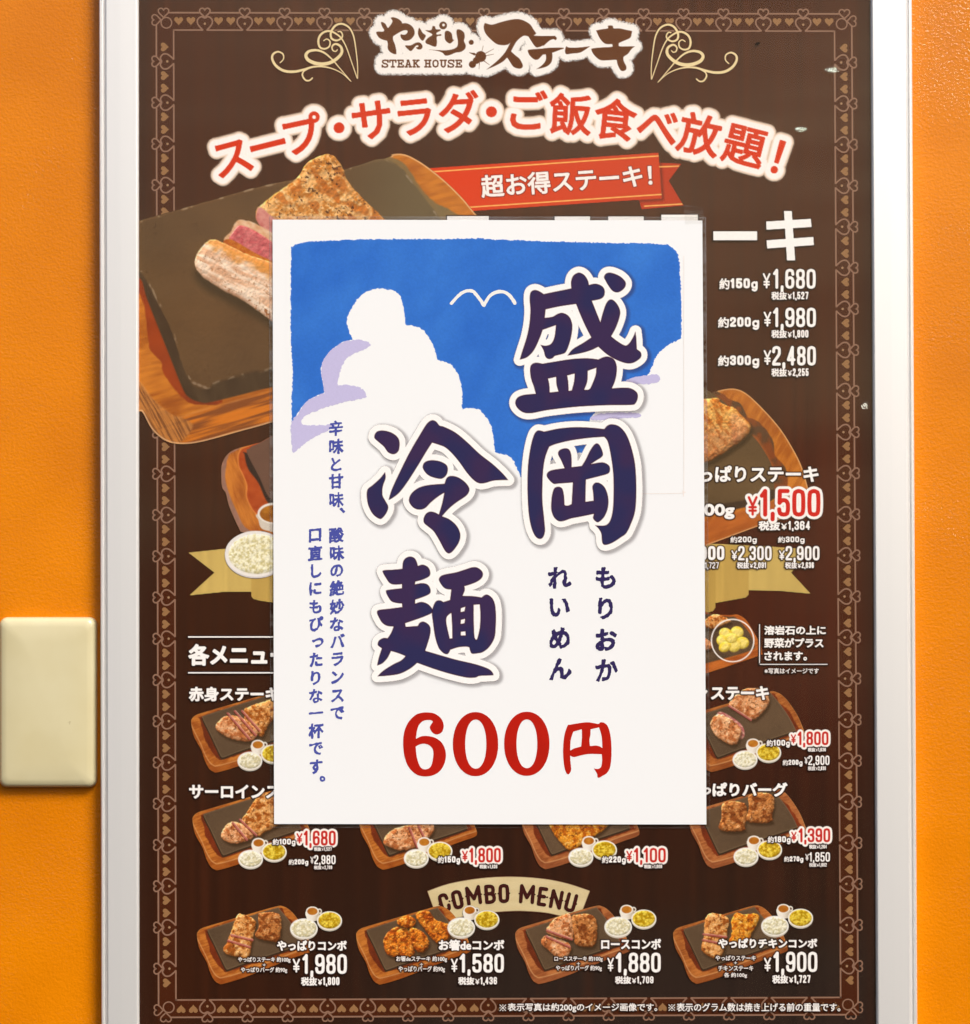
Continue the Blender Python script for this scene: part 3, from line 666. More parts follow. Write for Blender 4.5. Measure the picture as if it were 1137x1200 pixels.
def left_mid(c):
    Z = lambda pts: tr(pts, (240, 500), 6.667)
    d = c.sd(Z([(128, 350), (135, 290), (165, 230), (210, 190), (270, 165), (350, 145), (520, 100), (640, 70), (640, 800), (450, 815), (300, 825), (265, 790), (190, 620), (165, 520), (135, 470)])); 
    wood(c, d, 51, '#df8a34', '#c26f26', '#95481a', 70, 1.2)
    c.paint(np.minimum(d, -c.sd(Z([(170, 300), (180, 250), (240, 190), (640, 60), (640, 850), (350, 810), (250, 660), (190, 520), (160, 400)]))), c.mix('#8a6a60', '#a5786a', c.n(4, 4, 0, 2, 52)), 1, .9, add=False)
    c.paint(c.sd(Z([(270, 200), (340, 150), (640, 80), (640, 800), (420, 700), (330, 560), (330, 460), (300, 380), (265, 300)])), c.mix('#a33c12', '#c25a26', c.n(7, 7, 0, 2, 53)), 1, add=False)
    c.paint(-np.abs(c.sd(Z([(270, 200), (340, 150), (640, 80), (640, 800), (420, 700), (330, 560), (330, 460), (300, 380), (265, 300)]))) + .9, '#f09a48', .9, .6, add=False)
    c.paint(c.sd(Z([(312, 220), (330, 205), (640, 300), (640, 640), (500, 600), (420, 440), (340, 330)])), '#38271f', 1.2, add=False)
    s_ = c.sd(Z([(330, 205), (350, 170), (400, 140), (640, 75), (640, 600), (510, 560), (430, 400)])); stonec(c, s_, 54, '#705040')
    c.paint(c.sd(Z([(415, 680), (420, 730), (440, 790), (500, 815), (640, 830), (640, 640)])), '#d9cdbd', .7); c.paint(c.sd(ellipse(322, 601.5, 20, 12.5), False), '#f3ece2', .6)
    c.paint(c.sd(ellipse(322, 602, 17.5, 10.3), False), c.mix('#8d4c0c', '#c88226', c.n(5, 5, 0, 2, 55)), .7)
    c.paint(c.sd(ellipse(300, 651, 36.5, 27), False), '#d8cfc9', .6); c.paint(c.sd(ellipse(300, 649, 36.5, 27), False), '#f2ece6', .6)
    c.paint(c.sd(ellipse(301, 649, 33, 23.6), False), c.mix('#d3c68e', '#f8f2d4', smst(.25, .65, c.n(2.6, 2.6, 0, 3, 56))), 1.2); relief(c, c.sd(ellipse(301, 649, 33, 23.6), False), 426, 4, .8, 1.5, .25, .3)
picture('tray_picture', (256, 505, 345, 682), .8, 'printed tray corner with a bowl of rice left of the white price sheet', left_mid, 12)

def veg(c):
    Z = lambda pts: tr(pts, (800, 600), 5.414)
    d = c.sd(Z([(100, 660), (200, 650), (300, 652), (350, 650), (400, 680), (440, 740), (490, 830), (505, 890), (480, 915), (150, 1025), (100, 1040)])); wood(c, d, 61, '#d57a30', '#b55a20', '#8c3c14', -20, 1)
    c.paint(c.sd(Z([(100, 670), (290, 665), (340, 672), (420, 760), (450, 830), (430, 880), (150, 960), (100, 970)])), c.mix('#4e3b2a', '#6a5038', c.n(10, 10, 0, 2, 62)), 1)
    meat(c, Z([(140, 690), (180, 655), (220, 648), (290, 680), (300, 700), (200, 740), (150, 730)]), 63, 'steak')
    meat(c, Z([(140, 800), (180, 830), (185, 860), (140, 870)]), 64, 'pale')
    for i, (x, y_, rx, ry) in enumerate([(345, 765, 42, 40), (275, 775, 45, 38), (250, 815, 35, 35), (380, 830, 38, 42), (330, 845, 45, 40), (268, 855, 40, 32), (310, 800, 40, 32)]):
        e = c.sd(ellipse(x / 5.414 + 800, y_ / 5.414 + 600, rx / 5.414, ry / 5.414, rot=30 * i), False); c.paint(e, c.mix('#e8c437', '#fae27a', smst(-1, 4, e + (c.n(4, 4, 0, 2, 65 + i) - .5) * 6)), .8, add=False); relief(c, e, 600 + i, 3.5, .6, 1.6, .35, .4)
    r_ = np.hypot(c.X - 858.7, c.Y - 750.6); c.paint(.75 - np.abs(r_ - 24.8), '#fbf3ea', .5)
picture('vegetable_picture', (818, 716, 896, 794), .7, 'printed yellow vegetables inside a thin white ring', veg, 12)

# rows of small sets
def m_aka(c, P):
    meat(c, P([(400, 170), (450, 130), (560, 95), (640, 60), (660, 130), (560, 260), (520, 330), (440, 270)], (0, 0)), 72, 'steak')
    meat(c, P([(230, 320), (255, 270), (300, 240), (400, 250), (500, 330), (470, 400), (380, 400), (290, 370)], (-10, -45)), 71, 'pale')
    cuts(c, P, [((300, 180), (440, 345)), ((345, 165), (480, 320)), ((392, 165), (505, 290))])
def m_sir(c, P):
    meat(c, P([(360, 240), (420, 130), (480, 40), (560, 60), (680, 150), (700, 200), (520, 290), (470, 320)], (20, 20)), 74, 'steak')
    meat(c, P([(250, 320), (290, 260), (350, 250), (450, 300), (440, 360), (330, 390), (260, 360)]), 73, 'pale')
    cuts(c, P, [((325, 255), (415, 365)), ((370, 235), (475, 335))])
def m_pig(c, P):
    meat(c, P([(200, 390), (280, 300), (500, 260), (520, 330), (420, 420), (300, 440)], (20, -5)), 75, 'pale'); cuts(c, P, [((390, 290), (440, 415)), ((450, 280), (500, 380))])
def m_chk(c, P): meat(c, P([(240, 240), (620, 200), (600, 300), (480, 380), (400, 440), (330, 420)], (10, -5)), 76, 'chicken')
def m_ros(c, P):
    meat(c, P([(330, 160), (360, 100), (440, 45), (520, 35), (580, 85), (585, 150), (520, 230), (470, 250), (400, 200)], (5, -25)), 78, 'pale')
    pink(c, P([(250, 205), (285, 185), (400, 260), (425, 330), (395, 360), (340, 290)], (10, -10)), 9, '#bb6a66')
    meat(c, P([(150, 300), (190, 250), (250, 260), (340, 330), (340, 400), (300, 445), (230, 420), (170, 370)], (65, -58)), 77, 'pale')
    cuts(c, P, [((335, 135), (475, 225))])
def m_bag(c, P):
    for (x, y_, s_) in ((265, 120, 0), (440, 65, 5)): meat(c, P([(0, 110), (0, 30), (40, 5), (120, 5), (160, 30), (165, 90), (150, 160), (150, 190), (60, 200), (-15, 180)], (x + 10, y_ + 5)), 79 + s_, 'burger')
def m_c1(c, P):
    meat(c, P([(240, 345), (275, 255), (330, 105), (370, 98), (440, 125), (455, 170), (430, 280), (405, 385), (350, 385)]), 81, 'steak'); cuts(c, P, [((292, 236), (432, 268)), ((272, 272), (415, 315))])
    meat(c, P([(470, 105), (490, 88), (560, 84), (612, 100), (625, 170), (610, 270), (560, 278), (452, 245), (475, 180)]), 82, 'burger')
def m_c2(c, P):
    for i, pts in enumerate(([(95, 230), (150, 150), (215, 145), (240, 215), (200, 330), (120, 320)], [(180, 180), (250, 150), (300, 250), (290, 330), (215, 340)], [(190, 90), (260, 60), (310, 100), (270, 150), (200, 130)], [(270, 150), (350, 170), (400, 240), (360, 310), (300, 280)], [(310, 60), (390, 30), (440, 90), (540, 130), (530, 210), (460, 250), (380, 170)])):
        meat(c, P(pts, (150, 40)), 84 + i, 'fried')
def m_c3(c, P):
    meat(c, P([(235, 290), (275, 240), (430, 300), (410, 385), (380, 410), (300, 350)]), 90, 'pale')
    meat(c, P([(275, 220), (310, 140), (370, 105), (430, 95), (450, 230), (430, 270)]), 91, 'pale'); cuts(c, P, [((275, 205), (440, 265)), ((270, 245), (425, 315))])
    meat(c, P([(440, 120), (490, 95), (570, 100), (605, 150), (600, 280), (560, 315), (470, 300), (455, 240)]), 92, 'burger')
def m_c4(c, P):
    meat(c, P([(255, 340), (265, 250), (290, 100), (400, 105), (435, 140), (420, 240), (400, 350), (350, 395)]), 94, 'steak'); cuts(c, P, [((265, 232), (418, 250)), ((262, 270), (412, 300))])
    meat(c, P([(450, 150), (480, 90), (540, 100), (620, 95), (630, 140), (580, 240), (570, 290), (440, 290), (455, 220)]), 95, 'chicken')
SETS = [('red_meat_picture', 250, 905, (293, 891.5), m_aka, 0, 'printed sliced red meat set, left end of the upper row'),
        ('sirloin_picture', 251.5, 1019.5, (293.8, 1006.5), m_sir, 0, 'printed sirloin set, left end of the lower row'),
        ('pork_picture', 446.4, 1018.8, (488, 1005.6), m_pig, 0, 'printed set showing under the lower edge of the white sheet, on the left'),
        ('grilled_chicken_picture', 636.8, 1018.2, (680.9, 1004.2), m_chk, 1, 'printed set showing under the lower edge of the white sheet, on the right'),
        ('loin_picture', 831, 904.3, (873.3, 890), m_ros, 2, 'printed pink loin steak right of the white sheet'),
        ('hamburg_picture', 833, 1017.3, (874.4, 1003.8), m_bag, 1, 'printed pair of hamburg steaks right of the white sheet'),
        ('combo_picture', 256, 1153, (356.3, 1088), m_c1, 0, 'printed first combo set with steak and hamburg'),
        ('combo_picture', 442.6, 1153.3, (540.7, 1086.8), m_c2, 0, 'printed second combo set with fried chicken pieces'),
        ('combo_picture', 629, 1152.8, (724.6, 1086), m_c3, 1, 'printed third combo set with pink loin'),
        ('combo_picture', 814, 1152.5, (908.3, 1085), m_c4, 2, 'printed fourth combo set with steak and golden chicken')]
for i, (nm, ax, ay, bw, fn, hue, lab) in enumerate(SETS):
    combo = nm == 'combo_picture'
    def f(c):
        P = small_set(c, ax, ay, 200 + i * 7, 1.0 if combo else 1.03, hue); fn(c, P)
        bowls(c, bw[0], bw[1], 300 + i, corn=(30, -9.3) if combo else (27.6, -8.3), cup=(9.9, -20.3) if combo else (9.3, -19), r=16.2 if combo else 14.6)
    picture(nm, (ax - 32, ay - 98, ax + 150, ay + 4), .6, lab, f, 13 + (i % 2))

# ---- red banner
def banner(c):
    tail = c.sd([(745, 188.5, 1), (772, 190.5, 1), (799, 191.7, 1), (784, 212, 1), (801.5, 241, 1), (752, 245.5, 1), (748, 232, 1)]); c.paint(tail, '#bf3411', .5)
    body = c.sd([(495, 197.5), (772, 178.7), (775.5, 232.5), (545, 248)], False); n_ = smst(500, 780, c.X)
    c.paint(np.minimum(-np.abs(body) + 3, tail), '#5c1505', 2, .6, add=False)
    c.paint(body, c.mix('#e03a08', '#d23c12', n_), .5)
    for a, b_ in (((500, 201.8), (772, 182.7)), ((545, 243.2), (775.5, 227.8)), ((772.5, 195.6), (796, 194.6)), ((755, 241.6), (800, 239))):
        s_ = loops_segs([np.array([(a[0], a[1] - .7), (b_[0], b_[1] - .7), (b_[0], b_[1] + .7), (a[0], a[1] + .7)])]); d = sdf(s_, c.x0, c.y0, c.st, c.W, c.H, 6); c.paint(d, '#ffc46a', .5, add=False)
picture('red_banner', (492, 174, 806, 252), .8, None, banner, 5)
letters('banner_lettering', [(place('超お得ステーキ！', 664, 212, 27.4, 3.9), .75)], sty_shadow('#fff8f2', '#8a1a04', 1.6, .5), yl(7), poster)

# ---- combo menu arc
def combo(c):
    Z = lambda p: tr(p, (490, 1020), 5.414)
    l = Z([(60, 132, 1), (200, 84), (400, 50), (600, 40), (800, 54), (950, 84), (1090, 130, 1), (1050, 235), (1020, 315, 1), (900, 287), (800, 267), (650, 257), (520, 262), (400, 275), (250, 300), (130, 335, 1), (100, 245)])
    d = c.sd(l); c.paint(d + 1.6, '#3a1007', .6); c.paint(d, c.mix('#d3bd8c', '#e2d0a2', c.n(30, 10, 0, 2, 5)), .5)
picture('combo_ribbon', (498, 1024, 696, 1086), .7, 'printed cream arched ribbon', combo, 4)
# ---- logo
Z3 = lambda p: smooth_loop(tr(p, (435, 15), 9.096), 3); Z4 = lambda p: smooth_loop(tr(p, (545, 15), 10.83), 3); Z5 = lambda p: smooth_loop(tr(p, (640, 15), 9.887), 3)
logo = [
 Z3([(210, 55), (240, 48), (290, 65), (325, 95), (332, 113), (370, 110), (420, 130), (455, 170), (465, 220), (445, 260), (410, 290), (360, 298), (325, 275), (312, 240), (320, 228, 1), (350, 235), (375, 225), (390, 200), (375, 185), (340, 190), (290, 215), (235, 250, 1), (235, 290), (255, 340), (268, 400), (270, 440, 1), (240, 438), (200, 415), (178, 380), (178, 330), (170, 298, 1), (120, 285), (80, 260), (55, 215), (70, 200), (130, 200), (140, 180, 1), (120, 150), (105, 110), (115, 97), (150, 115), (170, 150), (182, 162, 1), (215, 120), (228, 85)]),
 Z3([(362, 350), (420, 348), (480, 318), (520, 318), (545, 345), (545, 375), (520, 392), (490, 385), (478, 370, 1), (500, 362), (505, 350), (480, 350), (450, 385), (425, 408), (400, 395)]),
 Z3([(510, 160), (530, 180), (550, 215), (582, 240), (575, 265), (555, 295), (535, 290), (510, 255), (500, 215)]),
 Z3([(580, 185), (640, 184), (655, 140, 1), (680, 145), (692, 175), (738, 178), (740, 190), (700, 212), (700, 232), (745, 228), (745, 245), (702, 252), (702, 310), (695, 355), (670, 360), (620, 340), (585, 325), (580, 300), (610, 265), (650, 240), (645, 222), (600, 200)]),
 Z3([(790, 200), (820, 192), (855, 215), (865, 250), (870, 280), (885, 290, 1), (850, 325), (825, 322), (790, 290), (785, 240)]),
 Z3([(915, 180), (950, 180), (990, 210), (998, 260), (990, 300), (1008, 345), (1000, 385), (960, 415), (900, 425), (840, 450), (790, 455), (760, 425), (700, 405), (615, 393, 1), (700, 397), (800, 400), (880, 385), (920, 355), (925, 300), (912, 230)]),
 Z4([(245, 150), (258, 130), (340, 152), (450, 120), (580, 88), (680, 80), (760, 105), (830, 150), (865, 205), (890, 240), (903, 262), (870, 290, 1), (1000, 294), (1150, 292, 1), (1150, 330, 1), (1080, 348), (1000, 410), (920, 440), (880, 415), (830, 340), (805, 300, 1), (750, 290), (700, 320), (650, 370), (610, 440), (585, 490, 1), (640, 540), (690, 580), (715, 620), (735, 670), (715, 705), (660, 705), (610, 680), (570, 620), (535, 568, 1), (480, 620), (380, 675), (270, 722, 1), (350, 660), (430, 590), (510, 500), (578, 375, 1), (540, 405), (470, 410), (400, 395), (320, 330), (260, 260), (238, 190)]),
 Z4([(798, 480), (830, 466), (1000, 453), (1150, 445, 1), (1150, 480, 1), (1105, 498, 1), (1110, 560), (1095, 630), (1040, 680), (960, 705), (905, 714, 1), (960, 680), (1010, 630), (1030, 580), (1025, 530), (1008, 512, 1), (970, 550), (930, 590), (890, 595), (850, 570), (815, 530)]),
 Z5([(-30, 268, 1), (60, 268), (115, 280), (124, 300), (108, 318), (80, 300), (30, 330), (-30, 385, 1)]), Z5([(-30, 412, 1), (60, 405), (190, 403), (203, 415), (160, 430), (75, 462), (-30, 485, 1)]),
 Z5([(235, 388), (262, 402), (380, 402), (512, 387, 1), (450, 430), (390, 462), (300, 472), (235, 480), (220, 440)]),
 Z5([(580, 205, 1), (640, 192), (718, 180), (715, 155), (730, 147), (772, 150), (782, 180), (850, 180), (930, 198), (997, 210, 1), (992, 240), (975, 290), (900, 325), (845, 350, 1), (845, 385), (900, 390), (1000, 388), (1032, 388, 1), (990, 420), (950, 475), (900, 510), (900, 560), (930, 620), (925, 660), (890, 675), (860, 660), (830, 600), (818, 545, 1), (740, 548), (650, 552), (600, 530), (550, 480), (525, 425), (545, 412), (640, 402), (760, 395), (770, 375), (765, 362, 1), (700, 362), (660, 340), (620, 290)])]
cir = lambda x, y_, r, o, s_: ellipse(x / s_ + o, y_ / s_ + 15, r / s_, r / s_, 16)
logo += [cir(1067, 318, 24, 435, 9.096), cir(200, 555, 70, 545, 10.83), cir(95, 655, 46, 545, 10.83), cir(80, 375, 32, 545, 10.83), cir(145, 605, 45, 545, 10.83)]
items = [(loops_segs([l_]), 0.0) for l_ in logo] + [ (loops_segs([cir(768, 135, 42, 435, 9.096)], [cir(772, 130, 15, 435, 9.096)]), 0)]
for a, b_, w_ in (((120, 525), (55, 505), 30), ((260, 515), (365, 458), 8), ((260, 545), (365, 525), 8), ((185, 620), (178, 715), 9), ((240, 610), (310, 660), 9), ((215, 490), (232, 420), 5)):
    items.append((stroke_segs(tr([a, ((a[0] + b_[0]) / 2, (a[1] + b_[1]) / 2), b_], (545, 15), 10.83), w_ / 10.83, .4), 0))
# slab letters STEAK HOUSE
GL = {'S': [[(9, 2.6), (8, .8), (5, .4), (2, 1), (1.4, 3), (3, 4.6), (7, 5.6), (8.6, 7.4), (8, 9.2), (5, 9.8), (2, 9.2), (1, 7.6)], [(9, .5), (9, 3)], [(1, 7.2), (1, 9.6)]],
      'T': [[(.8, .6), (9.2, .6)], [(.8, .6), (.8, 3)], [(9.2, .6), (9.2, 3)], [(5, .6), (5, 9.5)], [(3, 9.5), (7, 9.5)]],
      'E': [[(1, .6), (8.6, .6), (8.6, 2.6)], [(2.6, .6), (2.6, 9.5)], [(1, 9.5), (8.8, 9.5), (8.8, 7.4)], [(2.6, 5), (6.4, 5)], [(6.4, 3.8), (6.4, 6.2)]],
      'A': [[(2, 9.5), (4.6, .6), (5.4, .6), (8, 9.5)], [(3, 6.6), (7, 6.6)], [(.6, 9.5), (3.6, 9.5)], [(6.4, 9.5), (9.4, 9.5)], [(3.6, .6), (5.6, .6)]],
      'K': [[(2.4, .6), (2.4, 9.5)], [(1, .6), (4, .6)], [(1, 9.5), (4, 9.5)], [(2.6, 6), (8, .8)], [(4.6, 4.6), (8.4, 9.5)], [(6.2, .6), (9.2, .6)], [(6.6, 9.5), (9.6, 9.5)]],
      'H': [[(2.4, .6), (2.4, 9.5)], [(7.6, .6), (7.6, 9.5)], [(2.4, 5), (7.6, 5)], [(.8, .6), (4, .6)], [(.8, 9.5), (4, 9.5)], [(6, .6), (9.2, .6)], [(6, 9.5), (9.2, 9.5)]],
      'O': [[(5, .5), (2.2, 1.6), (1.4, 5), (2.2, 8.4), (5, 9.6), (7.8, 8.4), (8.6, 5), (7.8, 1.6), (5, .5)]],
      'U': [[(2.4, .6), (2.4, 7.4), (3.6, 9.2), (5, 9.6), (6.4, 9.2), (7.6, 7.4), (7.6, .6)], [(.8, .6), (4, .6)], [(6, .6), (9.2, .6)]]}
cur = 447.3
for ch in 'STEAK HOUSE':
    if ch == ' ': cur += 4.8; continue
    for pl in GL[ch]: items.append((stroke_segs([(cur + x * .83, 70.2 + y_ * .86) for x, y_ in pl], 1.5), .12))
    cur += 9.05
nzl = lambda X, Y: (np.sin(X * 5.3) * np.sin(Y * 5.3 + X) + vnoise(X, Y, 1.1, 1.1, 0, 1, 6) * 1.6 - .8)
def sty_logo(d, X, Y):
    m = smst(-.3, .3, d)[..., None]; n_ = nzl(X, Y)
    col = srgb('#63330f') * m + srgb('#fdf7f1') * (1 - m); a = smst(-9.6, -6.6, d + n_ * 1.3)
    return np.dstack([lin(col), a])
letters('logo_lettering', items, (sty_logo, -9.8, True), yl(6), poster, .55)

# ---- flourishes
def flourish(mir):
    Z = lambda p: [((1182.6 - x, y_ + 1) if mir else (x, y_)) for x, y_ in smooth_loop(tr(p, (310, 20), 8.746), 5, False)]
    cs = [(Z([(955, 628), (955, 500), (940, 350), (915, 200), (870, 110), (800, 70), (740, 80), (700, 120), (680, 170), (690, 220), (740, 240), (790, 215), (800, 180), (780, 148), (755, 150)]), 1.2, 1.5, 2.6),
          (Z([(950, 625), (900, 480), (840, 310), (790, 220), (740, 175), (680, 145), (620, 150), (570, 190), (552, 250), (570, 310), (620, 325), (665, 300), (672, 250), (640, 225), (608, 242)]), 1.2, 1.4, 2.6),
          (Z([(888, 660), (820, 580), (760, 510), (700, 440), (620, 370), (540, 340), (460, 350), (425, 390), (450, 440), (530, 475), (620, 480), (700, 455), (770, 400), (795, 350), (780, 300), (730, 275), (695, 300), (700, 340), (730, 352), (748, 335)]), 1.0, 1.3, 4.2),
          (Z([(888, 660), (800, 580), (700, 530), (600, 508), (500, 510), (400, 540), (300, 560), (200, 550), (120, 500), (80, 430), (90, 380), (140, 355), (190, 380), (195, 430), (162, 467)]), 1.0, 1.4, 3.2),
          (Z([(440, 535), (400, 560), (390, 600), (420, 645), (460, 650), (492, 625)]), 1.4, 1.6, 2.0)]
    return [(stroke_segs(p, a, b_, m_), 0) for p, a, b_, m_ in cs]
for mir in (0, 1): letters('gold_flourish', flourish(mir), sty_shadow('#f0dba6', '#4a1606', 1.6, .7), yl(6), poster, .55)

# ---- arched headline
tit = [('ス', 273, 185.6, -15), ('ー', 313.9, 170, -14), ('プ', 356, 156.4, -12), ('・', 397.4, 149.8, -10), ('サ', 436, 141, -8), ('ラ', 486.4, 137.4, -6), ('ダ', 538, 130.8, -4), ('・', 576, 131, 0), ('ご', 620, 129, 1), ('飯', 668.6, 133.8, 3), ('食', 721.3, 140, 6), ('べ', 770.6, 148.4, 9), ('放', 819.8, 157.7, 12), ('題', 872.3, 171.4, 14), ('！', 912, 184, 17)]
def sty_title(d, X, Y):
    m = smst(-.35, .35, d)[..., None]; g = smst(-8.2, -5.5, d)[..., None]
    col = (srgb('#da3000') * m + srgb('#fffaf4') * (1 - m)); col = col * g + srgb('#f3d6bd') * (1 - g)
    return np.dstack([lin(col), smst(-10.5, -7.2, d)])
letters('headline_lettering', [(place(c_, x, y_, 50.5, -r_), 1.15) for c_, x, y_, r_ in tit], (sty_title, -10.6, True), yl(16), poster, .8)

# ---- condensed figures drawn with a round pen
PEN = {'0': [[(.5, 0), (.1, .06), (0, .28), (0, .72), (.1, .94), (.5, 1), (.9, .94), (1, .72), (1, .28), (.9, .06), (.5, 0)]],
 '1': [[(.0, .2, 1), (.55, .06, 1), (.75, 0, 1), (.75, 1, 1)]],
 '2': [[(0, .26), (.08, .06), (.5, 0), (.92, .06), (1, .26), (.88, .46), (.1, .84), (0, 1, 1), (1, 1, 1)]],
 '3': [[(0, .22), (.1, .05), (.5, 0), (.9, .05), (1, .24), (.88, .43), (.45, .48, 1), (.88, .54), (1, .75), (.9, .95), (.5, 1), (.1, .95), (0, .78)]],
 '4': [[(.72, 1, 1), (.72, 0, 1), (0, .74, 1), (1, .74, 1)]],
 '5': [[(.95, 0, 1), (.08, 0, 1), (.04, .5, 1), (.3, .4), (.7, .4), (.96, .52), (1, .72), (.9, .95), (.5, 1), (.1, .95), (0, .78)]],
 '6': [[(1, .24), (.9, .05), (.5, 0), (.1, .06), (0, .28), (0, .72), (.1, .94), (.5, 1), (.9, .94), (1, .74), (.96, .54), (.7, .44), (.3, .46), (0, .6)]],
 '7': [[(0, 0, 1), (1, 0, 1), (.42, 1, 1)]],
 '8': [[(.5, 0), (.12, .05), (.02, .23), (.14, .42), (.5, .48), (.86, .42), (.98, .23), (.88, .05), (.5, 0)], [(.5, .48), (.1, .55), (0, .75), (.1, .95), (.5, 1), (.9, .95), (1, .75), (.9, .55), (.5, .48)]],
 '9': [[(0, .76), (.1, .95), (.5, 1), (.9, .94), (1, .72), (1, .28), (.9, .06), (.5, 0), (.1, .06), (0, .26), (.04, .46), (.3, .56), (.7, .54), (1, .4)]],
 ',': [[(.5, .97, 1), (.5, 1.04, 1), (.0, 1.2, 1)]],
 '¥': [[(0, 0, 1), (.5, .5, 1), (1, 0, 1)], [(.5, .5, 1), (.5, 1, 1)], [(.1, .58, 1), (.9, .58, 1)], [(.1, .78, 1), (.9, .78, 1)]],
 'g': [[(.5, .3), (.1, .4), (0, .62), (.1, .86), (.5, .96), (.9, .86), (1, .62), (.9, .4), (.5, .3)], [(1, .3, 1), (1, 1.05), (.8, 1.25), (.5, 1.3), (.1, 1.2)]],
 'C': [[(1, .27), (.9, .06), (.5, 0), (.1, .06), (0, .28), (0, .72), (.1, .94), (.5, 1), (.9, .94), (1, .73)]],
 'M': [[(0, 1, 1), (0, 0, 1), (.5, .72, 1), (1, 0, 1), (1, 1, 1)]], 'N': [[(0, 1, 1), (0, 0, 1), (1, 1, 1), (1, 0, 1)]],
 'B': [[(0, 0, 1), (0, 1, 1), (.6, 1), (1, .88), (1, .6), (.6, .47, 1), (0, .47, 1)], [(0, 0, 1), (.6, 0), (.93, .1), (.93, .36), (.6, .47, 1)]],
 'E': [[(1, 0, 1), (0, 0, 1), (0, 1, 1), (1, 1, 1)], [(0, .49, 1), (.8, .49, 1)]], 'U': [[(0, 0, 1), (0, .75), (.1, .94), (.5, 1), (.9, .94), (1, .75), (1, 0, 1)]]}
PEN['O'] = PEN['0']
def pen(pl, wd): return stroke_segs(pl, wd).r
def glyph(ch, x0, y0, x1, y1, th, rot=0):
    out = []; h = th / 2; cx, cy = (x0 + x1) / 2, (y0 + y1) / 2; r = math.radians(rot)
    for st in PEN[ch]:
        q = [(x0 + h + a[0] * (x1 - x0 - th), y0 + h + a[1] * (y1 - y0 - th)) + tuple(a[2:]) for a in st]
        p = smooth_loop(q, 1 if all(len(a) > 2 for a in q) else 2, False)
        d = p - [cx, cy]; p = np.stack([cx + d[:, 0] * math.cos(r) - d[:, 1] * math.sin(r), cy + d[:, 0] * math.sin(r) + d[:, 1] * math.cos(r)], 1)
        out.append(pen(p, th))
    return Pen(np.vstack(out))
def figures(st, box, th):
    '''condensed figures filling the box from left to right, box bottom = foot of the figures'''
    x0, y0, x1, y1 = box; U = {'1': .66, ',': .34, '¥': 1.05}; gap = .17
    tot = sum(U.get(c_, 1.0) for c_ in st) + gap * (len(st) - 1); k = (x1 - x0) / tot; x = x0; out = []
    for c_ in st:
        wd = U.get(c_, 1.0) * k
        out.append(glyph(c_, x, y0, x + wd, y1, th).r); x += wd + gap * k
    return Pen(np.vstack(out))
def mixed(st, box, bold):
    '''kanji from the type, figures from the pen'''
    x0, y0, x1, y1 = box; W_, H_ = x1 - x0, y1 - y0
    if st.startswith('約') and st.endswith('g'):
        a = .27; th = max(.75, H_ * .15 + bold * .8)
        return [(fit('約', (x0, y0 + H_ * .04, x0 + W_ * a, y0 + H_ * .88), bold * .6), bold * .6), (figures(st[1:-1], (x0 + W_ * (a + .02), y0 + H_ * .03, x0 + W_ * .8, y0 + H_ * .8), th), 0), (glyph('g', x0 + W_ * .83, y0 + H_ * .08, x1, y0 + H_ * .86, th * .9), 0)]
    if st.startswith('税抜'):
        a = .42; th = max(.6, H_ * .15 + bold * .5)
        return [(fit('税抜', (x0, y0, x0 + W_ * a, y1 - H_ * .06), bold), bold), (glyph('¥', x0 + W_ * (a + .02), y0 + H_ * .22, x0 + W_ * (a + .13), y0 + H_ * .88, th * .7), 0), (figures(st[3:], (x0 + W_ * (a + .15), y0, x1, y0 + H_ * .88), th), 0)]
    if st == '¥': return [(glyph('¥', x0, y0, x1, y1, max(.6, W_ * .24)), 0)]
    n = len(st); hh = H_ * (.9 if ',' in st else 1)
    return [(figures(st, (x0, y0, x1, y0 + hh), W_ / n * .34), 0)]
def isnum(st): return all(c_ in '0123456789,¥' for c_ in st) or (st[0] == '約' and st[-1] == 'g' and len(st) < 7) or st.startswith('税抜')

it = []
for ch, x, y_, r_, wd in (('C', 168, 205, -17, 62), ('O', 250, 185, -13, 64), ('M', 353, 158, -8, 92), ('B', 457, 151, -4, 64), ('O', 545, 146, -1, 64), ('M', 692, 150, 4, 92), ('E', 790, 166, 8, 56), ('N', 878, 184, 11, 74), ('U', 970, 204, 15, 66)):
    cx, cy = x / 5.414 + 490, y_ / 5.414 + 1020; hw = wd / 10.83 + .4; it.append((glyph(ch, cx - hw, cy - 11.3, cx + hw, cy + 11.3, 4.2, r_), 0)); r2 = math.radians(r_)
    for sg in (-1, 1): it.append((loops_segs([ellipse(cx + sg * hw * math.cos(r2), cy + sg * hw * math.sin(r2), 1.3, 1.0, 8)]), 0))   # small spurs half way up the stems
letters('combo_lettering', it, sty_plain('#3f1512'), yl(9), poster, .5)

